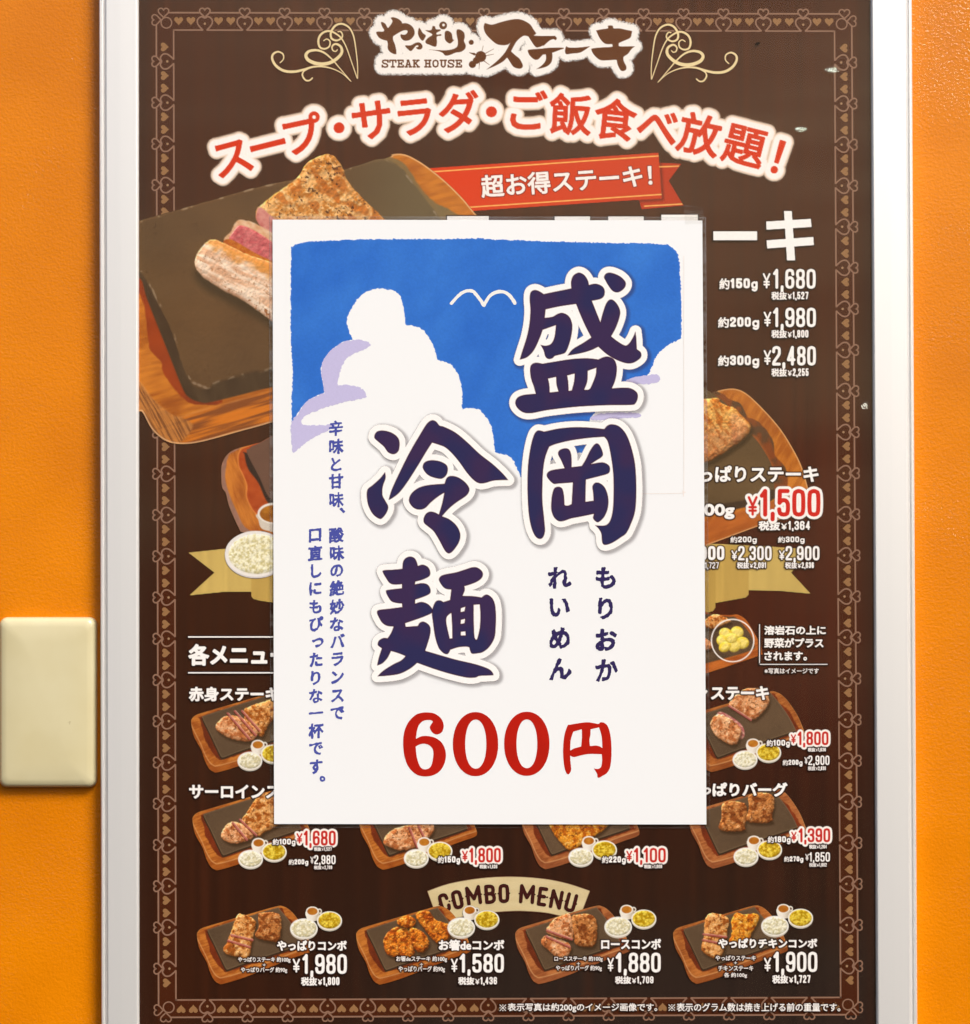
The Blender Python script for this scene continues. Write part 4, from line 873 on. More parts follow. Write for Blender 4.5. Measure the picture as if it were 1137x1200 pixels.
# ---- white lettering and prices
WH = sty_shadow('#fffcf8'); RED = sty_outline('#c8261c', '#fff6ee', 2.0, fade=.9)
def rows(name, lst, style=WH, lay=17, step=.5, label=None):
    its = []
    for s_, box, b_ in lst: its += mixed(s_, box, b_) if isnum(s_) else [(fit(s_, box, b_), b_)]
    letters(name, its, style, yl(lay), poster, step, label)
def rect(x0, y0, x1, y1): return loops_segs([np.array([(x0, y0), (x1, y0), (x1, y1), (x0, y1)], float)])
zk = lambda p: loops_segs([np.array([(a / 2.5 + 800, b_ / 2.5 + 220) for a, b_ in p])])
for nm_, its in (('long_vowel_mark', [(rect(836, 271, 887.5, 281.5), 0)]), ('heading_letter', [(zk([(245, 99), (376, 91), (378, 115), (246, 123)]), 0), (zk([(246, 154), (383, 144), (385, 168), (248, 178)]), 0), (zk([(297, 68), (320, 68), (330, 213), (306, 213)]), 0)])): letters(nm_, its, WH, yl(17), poster, .6)
for a, b_, c_ in ((524, 253.2, 573), (650, 253.6, 691.5), (712.8, 253.6, 754.5), (775, 251.5, 818)): letters('heading_letter', [(rect(a, b_, c_, 263), 0)], WH, yl(17), poster, .6, 'top of a covered white heading letter')
for w_, wb, yen, yb, pr, pb, tx, tb in (
    ('約150g', (843, 325.5, 888, 341), '¥', (894, 320, 903, 338), '1,680', (906, 315, 956, 341), '税抜¥1,527', (904, 341.8, 947.6, 352)),
    ('約200g', (841.4, 371, 889.8, 386), '¥', (895, 365.2, 904, 382.6), '1,980', (906, 360.4, 956.3, 386), '税抜¥1,800', (904, 386.6, 947.6, 396.8)),
    ('約300g', (841.4, 416, 889.8, 431), '¥', (895, 410.2, 904, 427.6), '2,480', (905, 405.4, 956.3, 431), '税抜¥2,255', (904, 431.6, 947.8, 442))):
    rows('price_lettering', [(w_, wb, .75), (yen, yb, .8), (pr, pb, 1.1), (tx, tb, .4)], label=w_ and 'white price line reading ¥' + pr)
rows('chicken_heading', [('っ', (820, 553, 835, 565), .8), ('ぱりステーキ', (838, 545.6, 959.5, 565), .8), ('00g', (825, 590.3, 861, 608.5), .9)])
rows('red_price', [('¥', (876.3, 581.4, 888, 604.2), .9), ('1,500', (890.5, 573, 961.5, 609), 1.3)], sty_outline('#d3201a', '#fffaf4', 2.6, fade=1.0), 18, .5, 'red price ¥1,500 with a white outline')
rows('price_lettering', [('税抜¥1,364', (889, 610.5, 949.6, 622.4), .55), ('約200g', (856, 628.4, 887, 637.2), .4), ('約300g', (911.7, 628.4, 943, 637.2), .4),
     ('900', (819.5, 639.7, 849, 656.4), .8), ('¥', (857.3, 645, 864.2, 656.3), .5), ('2,300', (865, 639.7, 904.4, 658.6), .85), ('¥', (913, 645, 919.8, 656.3), .5), ('2,900', (920.6, 639.7, 960.5, 658.6), .85),
     ('1,727', (826, 658.7, 842.5, 667), .3), ('税抜¥2,091', (863.7, 658.7, 898, 666.8), .3), ('税抜¥2,636', (920, 658.7, 954, 666.8), .3)])
rows('note_lettering', [('溶岩石の上に', (895.7, 733, 968, 744), .5), ('野菜がプラス', (895.7, 747.6, 965.3, 759.3), .5), ('されます。', (895.7, 763.3, 946, 774.2), .5), ('※写真はイメージです', (896, 782.9, 959.8, 789.6), .2)], label='white note about vegetables added on the hot stone')
for q in ((889.7, 731.5, 890.7, 779), (890.7, 778, 970, 779), (220.5, 745.6, 322, 747.2), (220.5, 787.6, 322, 789.2)): letters('rule_line', [(rect(*q), 0)], WH, yl(16 + .2 * (q[0] > 890)), poster, .5)
rows('heading_lettering', [('各メニュー', (220.8, 754.6, 338, 780.2), 1.2)]); rows('item_name', [('赤身ステーキ', (221.3, 804.8, 327, 822), .8)]); rows('item_name', [('サーロインステ', (221.7, 919.6, 346, 936), .8)])
rows('item_name', [('ン', (814, 806, 829.5, 818.5), .7), ('ステーキ', (833.2, 804, 901.4, 820.3), .8)]); rows('item_name', [('っ', (821, 922.6, 833.4, 931.6), .7), ('ぱりバーグ', (835, 917, 923, 933.6), .8)])
def red_price(w_, wb, yb, pr, pb, tx, tb):
    rows('red_price', [('¥', yb, .55), (pr, pb, .75)], RED, 18, .45, 'small red price ¥' + pr + ' with a white outline')
    rows('price_lettering', [(w_, wb, .4), (tx, tb, .25)], lay=19)
def white_price(w_, wb, yb, pr, pb, tx, tb): rows('price_lettering', [(w_, wb, .35), ('¥', yb, .3), (pr, pb, .6), (tx, tb, .2)], label='small white price ¥' + pr)
red_price('約100g', (319.6, 982.6, 346.4, 991.4), (347.6, 976.4, 354.6, 988.4), '1,680', (356, 973.4, 393.5, 992.8), '税抜¥1,527', (368, 992.8, 388.9, 997.6))
white_price('約200g', (338.4, 1006.6, 361.4, 1014.6), (363.8, 1003.8, 367.8, 1012.2), '2,980', (368.2, 1002, 393.4, 1014), '税抜¥2,709', (368, 1014.3, 389.4, 1019.2))
red_price('約150g', (513.2, 1003, 539.3, 1012.8), (541.6, 997, 548.4, 1009), '1,800', (550, 993.6, 587, 1012.6), '税抜¥1,636', (562, 1013.2, 583, 1018.2))
red_price('約220g', (705.5, 1003, 733.5, 1012.8), (734.2, 997, 741, 1009), '1,100', (743, 993.6, 780.2, 1012.6), '税抜¥1,000', (754.8, 1013.2, 776, 1018))
red_price('約100g', (898.4, 866.6, 925.8, 875.8), (927, 860.6, 933, 871.2), '1,800', (934.8, 857.2, 971, 875), '税抜¥1,636', (946.8, 876.2, 968, 881.2))
white_price('約200g', (917.3, 890, 940.6, 898), (942.8, 887.2, 946.9, 895.4), '2,900', (947.3, 885.3, 972.2, 897.8), '税抜¥2,636', (946.8, 898, 968, 903.2))
red_price('約180g', (899.7, 979.6, 926.6, 989), (927.4, 974.8, 933.6, 985.4), '1,390', (936, 970.6, 973, 988.8), '税抜¥1,264', (948.3, 989.8, 969, 995))
white_price('約270g', (919, 1003.2, 941.5, 1011), (943.8, 1000.6, 948, 1008.6), '1,850', (948.4, 998.6, 972.8, 1011), '税抜¥1,682', (948.3, 1011.2, 969, 1016.2))
for i, lst in enumerate((
    [('やっぱりコンボ', (324.7, 1102, 406.6, 1114.2), .6), ('やっぱりステーキ 約100g', (279, 1121.4, 340.6, 1128.4), .2), ('＋', (307.8, 1129, 311.8, 1132.4), .2), ('やっぱりバーグ 約90g', (282.4, 1133.4, 336.8, 1140.5), .2), ('¥', (343, 1123.4, 351.8, 1139.6), .7), ('1,980', (354.5, 1118, 406.6, 1144), 1.0), ('税抜¥1,800', (352.8, 1145, 398, 1155.8), .45)],
    [('お箸deコンボ', (514.2, 1101, 591.3, 1114), .6), ('お箸deステーキ 約100g', (464.4, 1120.4, 524, 1127.6), .2), ('＋', (492, 1128.4, 496, 1131.8), .2), ('やっぱりバーグ 約90g', (467, 1132, 521.6, 1139.8), .2), ('¥', (528.5, 1123.3, 536.6, 1139.2), .7), ('1,580', (538.6, 1117.5, 590.7, 1142.4), 1.0), ('税抜¥1,436', (537, 1144.8, 582.6, 1154.8), .45)],
    [('ロースコンボ', (704.5, 1100, 774.9, 1112.6), .6), ('ローススステーキ 約100g'.replace('スス', 'ス') if False else 'ロースステーキ 約100g', (649.7, 1120.4, 706.5, 1127.3), .2), ('＋', (676, 1127.6, 680, 1131), .2), ('やっぱりバーグ 約90g', (651.5, 1131.2, 705.5, 1138.4), .2), ('¥', (711.8, 1122.3, 719.6, 1138.4), .7), ('1,880', (721.6, 1116.2, 774.5, 1142.2), 1.0), ('税抜¥1,709', (720.8, 1144, 766, 1153.6), .45)],
    [('やっぱりチキンコンボ', (841.8, 1099.6, 958, 1111.2), .6), ('やっぱりステーキ', (838.6, 1119.6, 885.8, 1125.7), .2), ('＋', (860, 1126.6, 864, 1130), .2), ('チキンステーキ', (841.8, 1131.6, 883, 1137.8), .2), ('各 約100g', (848.5, 1139.7, 875.6, 1146.2), .2), ('¥', (895.4, 1122.2, 903.8, 1138.4), .7), ('1,900', (906.4, 1115.2, 958, 1141.8), 1.0), ('税抜¥1,727', (905, 1142.6, 950, 1153.2), .45)])):
    rows('combo_price', lst, label='white combo name and price, number %s from the left' % ('one', 'two', 'three', 'four')[i], lay=19)
def kome(x, y_): 
    a = 3.4; return [(Pen([(x - a, y_ - a, x + a, y_ + a, .45, .45), (x - a, y_ + a, x + a, y_ - a, .45, .45)] + [(x + p, y_ + q, x + p, y_ + q + .01, .7, .7) for p, q in ((0, -3.2), (0, 3.2), (-3.2, 0), (3.2, 0))]), 0)]
for tx, bx in (('表示写真は約200gのイメージ画像です。', (595, 1175.6, 770.5, 1186.4)), ('表示のグラム数は焼き上げる前の重量です。', (793, 1175.4, 985, 1185.4))):
    letters('footnote', [(fit(tx, bx, .25), .25)] + kome(bx[0] - 5.6, bx[1] + 5.4), WH, yl(19), poster, .5)

# scuffs and specks on the cover
it = []
for x, y_, r_ in ((888, 51, 3.0), (267, 98, .8), (938, 803, 1.0), (300, 122, .8)): letters('dirt_speck', [(loops_segs([ellipse(x, y_, r_, r_ * .6, 10, rot=-20)]), 0)], sty_plain('#2a2018'), Y_COVER - .00003, frame, .5)

# ================================================================ THE PRICE SHEET
Y_SH = Y_COVER - .00035
def ys(k): return Y_SH - .00003 * k
psheet = thing('price_sheet', 'laminated white noodle price sheet with blue sky, taped over the middle of the menu', 'sign', tuple(T(574, 966, Y_SH)))
m_pap, nt, b = material('laminated_white_paper'); b.inputs['Base Color'].default_value = (.80, .808, .815, 1); b.inputs['Roughness'].default_value = .5
b.inputs['Coat Weight'].default_value = .5; b.inputs['Coat Roughness'].default_value = .12
tc = node(nt, 'ShaderNodeTexCoord'); nz = node(nt, 'ShaderNodeTexNoise', Scale=7.0, Detail=2.0); nt.links.new(tc.outputs['Object'], nz.inputs['Vector'])
bp = node(nt, 'ShaderNodeBump', Strength=.1, Distance=.01); nt.links.new(nz.outputs['Fac'], bp.inputs['Height']); nt.links.new(bp.outputs['Normal'], b.inputs['Coat Normal'])
pq = [(319.6, 257.4), (823.2, 258.4), (828, 966.2), (321.4, 965.6)]
sheet('paper', pq, Y_SH, m_pap, psheet, .0002)
m_lam = clear_mat('laminate_film', .16, .2, (.97, .97, .98, 1), 20, 1.5, .03)
m_lamedge = clear_mat('laminate_edge', .3, .1, (.96, .96, .97, 1), 20, 1.5, .16)
o4 = [(315.6, 253.6), (827.4, 254.2), (832.2, 970.6), (317.2, 970)]; e4 = [(316.4, 254.4), (826.6, 255.0), (831.4, 969.8), (318, 969.2)]
def ring(name, a, b_, y, mat):
    co = [T(*p, y) for p in a] + [T(*p, y) for p in b_]; fc = [(i, 4 + i, 4 + (i + 1) % 4, (i + 1) % 4) for i in range(4)]
    return mesh_obj(name, co, fc, mat, psheet)
ring('laminate_border', e4, pq, Y_SH + .00008, m_lam); ring('laminate_edge', o4, e4, Y_SH + .0001, m_lamedge)

# blue sky with torn edges
Z = lambda p: tr(p, (310, 240), 3.3345); Y5 = lambda p: tr(p, (560, 240), 3.3333)
blue = Z([(104, 200), (110, 165), (150, 147), (250, 140), (450, 134), (700, 134), (850, 131)]) + Y5([(100, 137), (400, 146), (600, 150), (728, 153), (752, 162), (782, 196), (790, 260), (796, 400), (796, 522, 1), (740, 550), (700, 590), (678, 640), (662, 672, 1), (620, 690), (570, 720), (500, 770), (440, 838), (432, 900), (420, 960), (340, 980), (260, 1010), (170, 1068, 1), (130, 988), (66, 968, 1), (60, 900), (46, 850), (20, 815)]) + \
    Z([(840, 800), (800, 795), (772, 800, 1), (772, 720), (755, 660), (725, 622), (676, 606, 1), (660, 550), (625, 495), (585, 474), (550, 470, 1), (548, 430), (530, 355), (490, 332), (430, 328), (370, 362), (328, 430), (325, 470), (344, 529, 1), (300, 540), (245, 590), (222, 640), (228, 690), (237, 733, 1), (190, 755), (150, 785), (120, 835), (107, 860, 1), (106, 760), (110, 640), (103, 500)])
lav = Z([(344, 529), (385, 530), (412, 543), (403, 558), (325, 597), (298, 645), (286, 706, 1), (340, 705), (385, 722), (398, 742), (385, 755), (260, 785), (180, 815), (148, 838), (152, 858), (200, 862), (275, 857), (275, 866), (250, 882), (180, 918), (110, 972, 1), (104, 860), (130, 820), (170, 765), (235, 735, 1), (228, 690), (222, 640), (240, 590), (300, 540)])
lav2 = Y5([(578, 686), (640, 668), (700, 663), (712, 680), (695, 697), (600, 702), (560, 706)]); lav3 = Y5([(440, 838), (455, 822), (520, 812), (600, 812), (636, 818), (630, 830), (570, 834), (500, 842)])
def torn(D, X, Y): return D + (vnoise(X, Y, 1.9, 1.9, 0, 2, 3) - .5) * 2.6
def sty_blue(d, X, Y):
    n_ = vnoise(X, Y, 40, 60, 30, 3, 8); f_ = vnoise(X, Y, 1.6, 1.6, 0, 1, 9)
    c = srgb('#2b66c4') * (1 - n_[..., None]) + srgb('#3f80d8') * n_[..., None]; c = c * (.975 + .05 * f_[..., None])
    e = smst(0, 1.2, d)[..., None]; c = c * e + srgb('#5f8fdc') * (1 - e)
    return np.dstack([lin(c), np.ones_like(d)])
letters('sky_print', [(loops_segs([smooth_loop(blue, 4)]), 0)], (sty_blue, 0.0, False), ys(1), psheet, 1.0, post=torn)
for l in (lav, lav2, lav3): letters('cloud_shade_print', [(loops_segs([smooth_loop(l, 4)]), 0)], sty_plain('#c6bfe4'), ys(2), psheet, .9, post=torn)
bird = smooth_loop([(529, 355.5), (541, 343.5), (553, 340.8), (562, 350), (567, 358, 1), (575, 346), (587, 341.5), (597, 346), (603.5, 355)], 4, False)
letters('bird_print', [(stroke_segs(bird, 3.6, 4.0), 0)], sty_plain('#f3f1ec'), ys(2), psheet, .6, post=lambda D, X, Y: D + (vnoise(X, Y, 2, 2, 0, 2, 5) - .5) * .8)
fl = smooth_loop([(801.5, 300), (801.5, 420), (801.5, 570), (800, 575), (795, 578), (700, 579), (612, 580)], 4, False)
letters('faint_line_print', [(stroke_segs(fl, .8), 0)], sty_plain('#f4ebe6'), ys(3), psheet, .6)

# brush lettering
A1 = lambda p: smooth_loop(tr(p, (600, 300), 6.318), 4); A2 = lambda p: smooth_loop(tr(p, (610, 480), 6.669), 4)
A3 = lambda p: smooth_loop(tr(p, (430, 480), 5.984), 4); A4 = lambda p: smooth_loop(tr(p, (430, 640), 6.688), 4)
mori = loops_segs([A1([(175, 252), (205, 262), (235, 282, 1), (330, 262), (440, 240, 1), (438, 190), (455, 145), (495, 123), (535, 140), (562, 180), (570, 215, 1), (620, 205), (670, 225), (688, 260), (680, 300), (650, 320), (592, 332, 1), (615, 390), (655, 490, 1), (668, 440), (690, 370), (712, 332), (740, 322), (775, 350), (800, 400), (798, 450), (770, 530), (735, 595, 1), (780, 630), (835, 662), (865, 650), (895, 605), (915, 558, 1), (922, 620), (925, 690, 1), (955, 715), (955, 750), (920, 780), (880, 795), (830, 790), (760, 762), (700, 725), (640, 672, 1), (580, 700), (500, 722), (412, 738, 1), (450, 690), (530, 642), (588, 603, 1), (545, 520), (505, 430), (475, 355, 1), (360, 372), (250, 395, 1), (243, 458, 1), (300, 450), (340, 428), (380, 422), (425, 450), (447, 510), (442, 580), (425, 650), (400, 710), (370, 727), (320, 740), (300, 757), (272, 763), (248, 745), (235, 700), (212, 658, 1), (250, 664), (290, 650), (315, 600), (326, 512, 1), (228, 547, 1), (205, 610), (165, 695), (115, 748), (58, 768, 1), (75, 710), (110, 600), (130, 500), (137, 400), (132, 330), (135, 280), (150, 258)]),
    A1([(682, 155), (700, 128), (740, 125), (800, 150), (840, 190), (840, 225), (815, 255), (780, 270), (745, 258), (715, 220), (692, 180)]),
    A1([(135, 830), (150, 800), (180, 790), (228, 797, 1), (330, 780), (450, 762), (560, 757), (640, 766, 1), (680, 748), (715, 745), (755, 765), (775, 810), (775, 870), (762, 930), (740, 980, 1), (820, 975), (880, 980), (925, 1010), (932, 1050), (915, 1090), (880, 1103), (700, 1105), (500, 1115), (350, 1130), (240, 1145), (150, 1163), (90, 1160), (45, 1130), (25, 1090), (40, 1050), (90, 1028), (177, 1020, 1), (160, 960), (140, 900)])],
    [A1([(268, 908, 1), (328, 895, 1), (330, 950), (345, 1003, 1), (280, 1010, 1), (278, 960)]), A1([(410, 885, 1), (465, 870, 1), (460, 930), (443, 995, 1), (420, 998, 1), (418, 940)]), A1([(562, 850, 1), (625, 828, 1), (620, 880), (590, 960), (570, 988), (535, 990, 1), (558, 930)])])
oka = loops_segs([A2([(150, 163), (185, 172, 1), (300, 148), (430, 137), (560, 142), (655, 152, 1), (680, 125), (715, 115), (770, 130), (825, 190), (865, 290), (895, 420), (905, 560), (905, 690), (895, 800), (865, 890), (828, 965), (785, 998), (720, 1040), (665, 1058), (640, 1040), (632, 970), (610, 930), (583, 904, 1), (660, 905), (700, 870), (722, 780), (728, 650), (725, 500), (705, 350), (682, 250), (655, 213, 1), (550, 220), (400, 240), (280, 268), (225, 290, 1), (195, 370), (178, 470), (172, 600), (172, 720), (185, 850), (192, 950), (175, 1000), (145, 1010), (110, 980), (80, 900), (62, 780), (55, 600), (60, 430), (80, 290), (105, 200), (128, 168)]),
    A2([(295, 350), (305, 318), (345, 303), (380, 312), (398, 360), (400, 450, 1), (480, 440, 1), (510, 390), (550, 310), (590, 265), (620, 280), (645, 340), (635, 370), (590, 400), (550, 426, 1), (640, 412), (690, 435), (700, 470), (685, 500), (620, 520), (512, 547, 1), (508, 720, 1), (572, 712, 1), (568, 650), (563, 600), (585, 572), (620, 575), (660, 610), (685, 680), (685, 760), (660, 830), (625, 870), (598, 880), (568, 850), (575, 815, 1), (480, 835), (400, 850), (340, 870), (300, 872), (265, 845), (245, 800), (240, 760), (245, 680), (262, 620), (290, 603), (325, 615), (340, 670), (345, 747, 1), (372, 750), (400, 738, 1), (410, 570, 1), (300, 578), (260, 580), (225, 550), (205, 515), (220, 485), (260, 470), (345, 458, 1), (320, 400)])])
rei = loops_segs([A3([(52, 195), (70, 155), (120, 147), (180, 165), (220, 200), (230, 240), (222, 290), (190, 313), (150, 300), (120, 260), (80, 225)]),
    A3([(128, 438, 1), (132, 480), (112, 540), (110, 600), (130, 640), (150, 680), (140, 720), (110, 760), (85, 765), (40, 730), (10, 670), (0, 610), (5, 560), (40, 530), (90, 485)]),
    A3([(455, 75), (485, 83), (510, 112), (540, 120), (620, 160), (700, 225), (790, 310), (880, 380), (950, 445), (992, 494, 1), (930, 495), (880, 500), (830, 515), (790, 517), (750, 495), (700, 440), (650, 370), (600, 310), (550, 265), (500, 245), (458, 232, 1), (420, 290), (360, 390), (290, 500), (230, 580), (180, 620), (153, 634, 1), (175, 560), (230, 440), (300, 300), (370, 180), (420, 100)]),
    A3([(392, 405), (405, 370), (450, 355), (510, 362), (555, 385), (568, 415), (560, 455), (530, 483), (490, 482), (440, 465), (410, 440)]),
    A3([(545, 520, 1), (560, 480), (590, 465), (640, 475), (690, 510), (718, 550), (715, 580), (690, 610), (630, 650), (575, 695), (527, 748, 1), (580, 770), (630, 815), (655, 870), (650, 920), (625, 965), (595, 1000), (570, 1008), (545, 985), (510, 920), (470, 855), (430, 820), (402, 795), (398, 765), (415, 730), (445, 715), (480, 722), (505, 736, 1), (530, 650), (543, 583, 1), (500, 610), (450, 650), (410, 690), (370, 702), (330, 690), (300, 655), (297, 620), (320, 580), (370, 545), (440, 528)])])
men = loops_segs([A4([(130, 190), (200, 185), (278, 178, 1), (285, 120), (310, 90), (345, 82), (375, 95), (392, 125), (400, 155, 1), (440, 145), (480, 165), (497, 200), (490, 235), (440, 262), (382, 278, 1), (376, 300, 1), (430, 290), (475, 300), (498, 335), (495, 370), (450, 395), (380, 420, 1), (378, 450, 1), (430, 437), (480, 455), (515, 495), (515, 515), (500, 530), (430, 560), (300, 605, 1), (305, 632, 1), (400, 625, 1), (415, 600), (445, 592), (485, 615), (500, 655), (490, 720), (458, 820, 1), (560, 850), (700, 890), (850, 925), (950, 960), (985, 990), (993, 1012, 1), (930, 1015), (880, 1018), (850, 1030), (780, 1030), (650, 1000), (520, 960), (395, 915, 1), (340, 960), (260, 1000), (170, 1015), (83, 1021, 1), (130, 975), (210, 925), (270, 895), (303, 862, 1), (250, 840), (190, 822, 1), (160, 880), (120, 920), (80, 936, 1), (95, 870), (118, 800, 1), (95, 785), (85, 770), (95, 740), (130, 720), (163, 722, 1), (190, 680), (210, 630, 1), (160, 625), (120, 600), (90, 550), (80, 520), (95, 500), (180, 490), (278, 477, 1), (275, 450, 1), (230, 445), (190, 430), (160, 385), (150, 355), (165, 343), (275, 330, 1), (275, 298, 1), (220, 302), (180, 290), (150, 250), (128, 210)])])
men2 = loops_segs([
    A4([(565, 265), (580, 235), (620, 220), (700, 205), (780, 180), (830, 165), (870, 170), (905, 200), (908, 235), (885, 265), (840, 290), (765, 315, 1), (768, 345), (750, 390, 1), (830, 392), (900, 402, 1), (925, 383), (950, 382), (985, 410), (1005, 460), (1012, 540), (1010, 640), (1000, 720), (960, 790), (910, 830), (870, 840), (825, 843), (810, 820), (803, 793, 1), (780, 788), (720, 792), (655, 812, 1), (640, 840), (620, 847), (590, 830), (560, 790), (535, 710), (520, 610), (510, 520), (525, 460), (545, 430), (575, 425), (600, 438, 1), (652, 422, 1), (662, 340, 1), (620, 335), (590, 310)])],
    [A4([(255, 735, 1), (362, 695, 1), (350, 775, 1), (290, 755)]), A4([(662, 522, 1), (630, 550), (622, 590), (635, 660), (650, 725, 1), (670, 722, 1), (668, 620)]), A4([(838, 460, 1), (885, 457, 1), (890, 540), (885, 640), (865, 725), (850, 727), (842, 690), (838, 580)]),
     A4([(738, 487, 1), (772, 475, 1), (765, 510, 1), (735, 517, 1)]), A4([(738, 578, 1), (770, 570, 1), (766, 603, 1), (735, 610, 1)]), A4([(738, 672, 1), (772, 668, 1), (774, 700, 1), (736, 700, 1)])])
KC = [((600, 300), mori), ((610, 480), oka), ((430, 480), rei), ((430, 640), men)]
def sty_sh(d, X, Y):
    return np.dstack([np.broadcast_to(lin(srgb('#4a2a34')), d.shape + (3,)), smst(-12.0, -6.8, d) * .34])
def sty_kanji(d, X, Y):
    m = smst(-.4, .4, d)[..., None]; n_ = smst(.3, .7, vnoise(X, Y, 34, 40, 20, 2, 21))[..., None]
    c = srgb('#2e2c55') * (1 - n_) + srgb('#3c2b50') * n_; e = smst(.2, 1.4, d)[..., None]; c = c * e + srgb('#3c1626') * (1 - e)
    return np.dstack([lin(c * m + srgb('#fcf9f6') * (1 - m)), smst(-7.4, -6.8, d)])
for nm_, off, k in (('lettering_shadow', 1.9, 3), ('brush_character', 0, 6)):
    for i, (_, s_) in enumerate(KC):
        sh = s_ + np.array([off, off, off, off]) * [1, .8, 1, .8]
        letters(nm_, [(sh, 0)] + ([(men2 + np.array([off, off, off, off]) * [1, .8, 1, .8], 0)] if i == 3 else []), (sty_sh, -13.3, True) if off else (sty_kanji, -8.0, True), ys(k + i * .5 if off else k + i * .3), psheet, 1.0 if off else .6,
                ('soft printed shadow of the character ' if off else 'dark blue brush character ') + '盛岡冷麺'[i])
# small columns
BL = sty_plain('#4c54a6'); DK = sty_plain('#33295a')
def vcol(name, txt, pts, em, style, bold, lab):
    its = []
    for ch, (x, y_) in zip(txt, pts):
        k = .62 if ch in '、。' else 1
        its.append((place(ch, x, y_, em, 0, 1.0 if ch not in 'ー' else 1, 1.04, .10 if ch not in '、。' else 0), bold))
    def pf(D, X, Y): return D + (vnoise(X, Y, 3.4, 3.4, 40, 2, 77) - .5) * bold * 2.0
    letters(name, its, style, ys(3), psheet, .4, lab, pf)
vcol('caption_lettering', '辛味と甘味、酸味の絶妙なバランスで', [(393.7, 501.7), (394.3, 523), (394, 544), (394, 564), (394.5, 585.5), (401.5, 598.2), (394.4, 627), (395, 648), (394.8, 668.8), (395, 689), (395, 711), (394.8, 731.5), (395.8, 751), (395.6, 772.5), (395.6, 793.5), (395.4, 815.4), (395.4, 836)], 17.4, BL, .62, 'blue vertical caption, the column nearer the big characters')
vcol('caption_lettering', '口直しにもぴったりな一杯です。', [(369.4, 627.3), (369.6, 648), (370.8, 668.8), (369.8, 689.6), (369.8, 711), (370.8, 731), (372.7, 753), (370.5, 773), (370, 794.4), (370.2, 815.4), (370.5, 835.5), (370.5, 856.5), (370.5, 877.5), (370.5, 898.5), (378, 912.6)], 17.4, BL, .62, 'blue vertical caption, the column nearer the sheet edge')
vcol('reading_lettering', 'もりおか', [(709.8, 677), (709.8, 713), (710.5, 749.5), (711.4, 785)], 27.5, DK, 1.05, 'dark blue vertical kana, right column')
vcol('reading_lettering', 'れいめん', [(656, 677), (656, 711.5), (656, 748.2), (657, 783.7)], 27.5, DK, 1.05, 'dark blue vertical kana, left column')
# 600 yen
B6 = lambda p: smooth_loop(tr(p, (465, 820), 8.422), 4); B7 = lambda p: smooth_loop(tr(p, (590, 820), 8.422), 4)
six = loops_segs([B6([(300, 125), (370, 135), (430, 175), (460, 230), (462, 280), (445, 320), (400, 343), (355, 325), (328, 280), (335, 250), (357, 220), (345, 205), (310, 200), (260, 210), (220, 250), (200, 310), (190, 387, 1), (240, 362), (310, 358), (390, 380), (450, 430), (485, 520), (475, 620), (430, 700), (360, 745), (280, 757), (200, 740), (130, 680), (85, 590), (65, 470), (70, 340), (110, 230), (180, 155), (240, 130)])],
    [B6([(188, 462, 1), (230, 440), (280, 435), (330, 455), (360, 500), (360, 570), (345, 640), (320, 675), (280, 687), (240, 670), (210, 610), (195, 540)])])
z1 = loops_segs([ellipse(557.4, 872, 26.6, 37.6, 48, 2.1)], [ellipse(557.7, 872, 12.4, 28.8, 40, 2.15)]); z2 = loops_segs([ellipse(617.5, 871.6, 26.6, 37.6, 48, 2.1)], [ellipse(617.6, 871.6, 12.2, 28.6, 40, 2.15)])
yen = loops_segs([B7([(635, 255), (660, 246), (740, 232), (830, 222), (900, 232), (940, 238), (960, 222), (1000, 230), (1035, 270), (1060, 370), (1068, 500), (1062, 620), (1045, 690), (1015, 730), (980, 750), (950, 768), (930, 765), (925, 730), (893, 678, 1), (935, 683), (965, 660), (975, 600), (972, 537, 1), (850, 535), (770, 548), (700, 565), (660, 551, 1), (662, 600), (668, 660), (668, 700), (645, 735), (620, 720), (600, 650), (590, 540), (592, 440), (605, 340)])],
    [B7([(690, 315, 1), (775, 290, 1), (775, 380), (768, 462, 1), (700, 480), (660, 502, 1), (665, 400)]), B7([(860, 292, 1), (945, 272, 1), (970, 360), (978, 478, 1), (950, 460), (910, 452), (855, 458, 1), (850, 400), (860, 340)])])
letters('price_lettering', [(six, 0), (z1, 0), (z2, 0), (yen, 0)], (lambda d, X, Y: np.dstack([lin(srgb('#b81b0c') * (.97 + .06 * vnoise(X, Y, 20, 20, 0, 2, 4)[..., None])), np.ones_like(d)]), 0, False), ys(3), psheet, .5, 'large red price reading 600円')

# ---- clear tape at the upper right corner of the sheet
m_tape = clear_mat('clear_tape_film', .3, .2, (.985, .98, .97, 1), 60, 1.3, .01)
tq = [(801, 240), (824, 243), (825, 262), (803, 263)]
tape = sheet('tape', tq, Y_SH - .0003, m_tape); tape.name = 'clear_tape'
tape['label'] = 'scrap of clear tape at the upper right corner of the white sheet'; tape['category'] = 'tape'

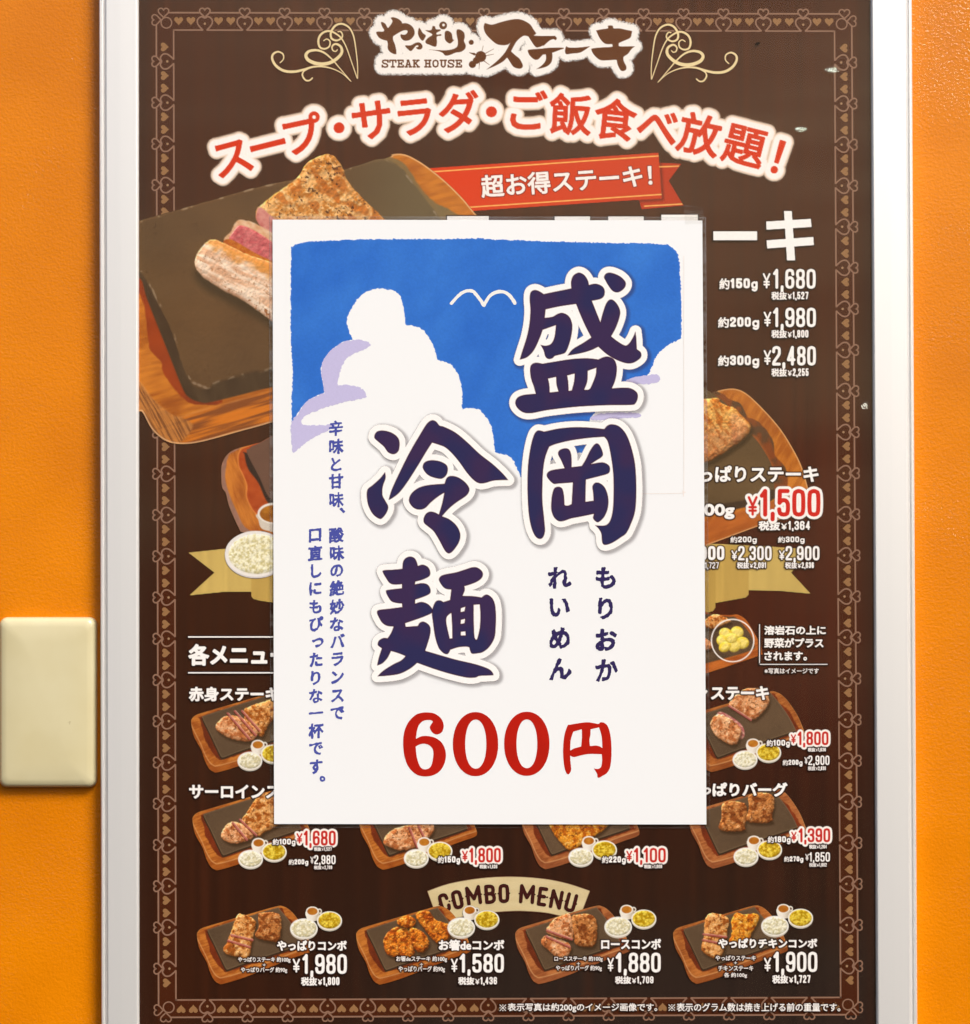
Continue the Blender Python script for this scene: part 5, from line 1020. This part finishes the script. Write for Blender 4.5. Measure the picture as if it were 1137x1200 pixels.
# ================================================================ WALL PLATE
m_pl, nt, b = material('cream_plastic'); b.inputs['Roughness'].default_value = .3; b.inputs['Coat Weight'].default_value = .4; b.inputs['Coat Roughness'].default_value = .15
tc = node(nt, 'ShaderNodeTexCoord'); nz = node(nt, 'ShaderNodeTexNoise', Scale=160.0, Detail=3.0); nz2 = node(nt, 'ShaderNodeTexNoise', Scale=22.0, Detail=3.0)
for n_ in (nz, nz2): nt.links.new(tc.outputs['Object'], n_.inputs['Vector'])
cr = node(nt, 'ShaderNodeValToRGB'); nt.links.new(nz2.outputs['Fac'], cr.inputs['Fac'])
cr.color_ramp.elements[0].color = L('#d6ca9e') + (1,); cr.color_ramp.elements[0].position = .35; cr.color_ramp.elements[1].color = L('#ded4ac') + (1,); cr.color_ramp.elements[1].position = .7
c2 = node(nt, 'ShaderNodeValToRGB'); nt.links.new(nz.outputs['Fac'], c2.inputs['Fac']); c2.color_ramp.elements[0].position = .76; c2.color_ramp.elements[1].position = .86
mx = node(nt, 'ShaderNodeMix', data_type='RGBA'); mx.inputs['B'].default_value = (.25, .17, .07, 1); nt.links.new(c2.outputs['Color'], mx.inputs['Factor']); nt.links.new(cr.outputs['Color'], mx.inputs['A']); nt.links.new(mx.outputs['Result'], b.inputs['Base Color'])
def plate():
    x0, y0, x1, y1 = -1.5, 723.5, 112.3, 923.5
    rings = []; Hh = [(0.0, 0.0, 9.0), (.0, .0022, 9.0), (.5, .0042, 9.0), (2.0, .0062, 8.0), (5.0, .0074, 7.0), (11, .0080, 6.0), (30, .0085, 4.0)]
    co, fc = [], []; NS = 8
    for ins, h, r in Hh:
        xa, ya, xb, yb = x0 + ins, y0 + ins, x1 - ins, y1 - ins; pts = []
        for cx, cy, a0 in ((xb - r, ya + r, -90), (xb - r, yb - r, 0), (xa + r, yb - r, 90), (xa + r, ya + r, 180)):
            for k in range(NS + 1):
                a = math.radians(a0 + 90 * k / NS); pts.append((cx + r * math.cos(a), cy + r * math.sin(a)))
        n = len(pts)
        for p in pts: v = T(p[0], p[1], -.006); v[1] = -h; co.append(v)
    nr = len(Hh)
    for k in range(nr - 1):
        for i in range(n): j = (i + 1) % n; fc.append((k * n + i, (k + 1) * n + i, (k + 1) * n + j, k * n + j))
    cidx = len(co); v = T((x0 + x1) / 2, (y0 + y1) / 2, -.0086); co.append(v)
    for i in range(n): fc.append(((nr - 1) * n + i, cidx, (nr - 1) * n + (i + 1) % n))
    o = mesh_obj('wall_plate', co, fc, m_pl, None, None, True)
    o['label'] = 'blank cream plastic cover plate on the orange wall beside the left frame rail'; o['category'] = 'cover plate'
plate()

# ================================================================ LIT LAMPS whose reflections the cover shows
def lamp(px, py, w_, h_, strength, colr, label):
    p = T(px, py, Y_COVER); d = p - CAM; k = 2.4 / d[1]; q = np.array([p[0] + d[0] * k, p[1] - 2.4, p[2] + d[2] * k])
    m = bpy.data.materials.new('lamp_glow'); m.use_nodes = True; b = m.node_tree.nodes['Principled BSDF']
    b.inputs['Emission Color'].default_value = colr + (1,); b.inputs['Emission Strength'].default_value = strength
    mh, nt_, bh = material('lamp_housing'); bh.inputs['Base Color'].default_value = (.3, .3, .3, 1)
    t = thing('lamp', label, 'lamp', tuple(q)); t['group'] = 'lamps mirrored in the menu cover'
    e = ellipse(0, 0, w_, h_, 20); co = [(q[0] + x, q[1], q[2] + z) for x, z in e] + [(q[0], q[1] + h_ * .5, q[2])]
    mesh_obj('bulb', co, [(i, 20, (i + 1) % 20) for i in range(20)], m, t, None, True)
    e2 = ellipse(0, 0, w_ * 1.15, h_ * 1.25, 20)
    co = [(q[0] + x, q[1] - .0005, q[2] + z) for x, z in e2] + [(q[0] + x, q[1] - .03, q[2] + z) for x, z in e2] + [(q[0], q[1] - .03, q[2])]
    mesh_obj('housing', co, [(i, (i + 1) % 20, 20 + (i + 1) % 20, 20 + i) for i in range(20)] + [(20 + i, 20 + (i + 1) % 20, 40) for i in range(20)] + [tuple(range(20))], mh, t)
lamp(976, 83, .013, .0042, 90, (.9, 1, .82), 'small lit lamp mirrored at the upper right corner of the menu cover, the topmost gleam')
lamp(938, 151, .011, .0042, 90, (.9, 1, .8), 'small lit lamp mirrored just right of the arched red headline')
lamp(1014, 476, .006, .006, 60, (1, .97, .8), 'small lit lamp mirrored halfway down beside the right frame rail')
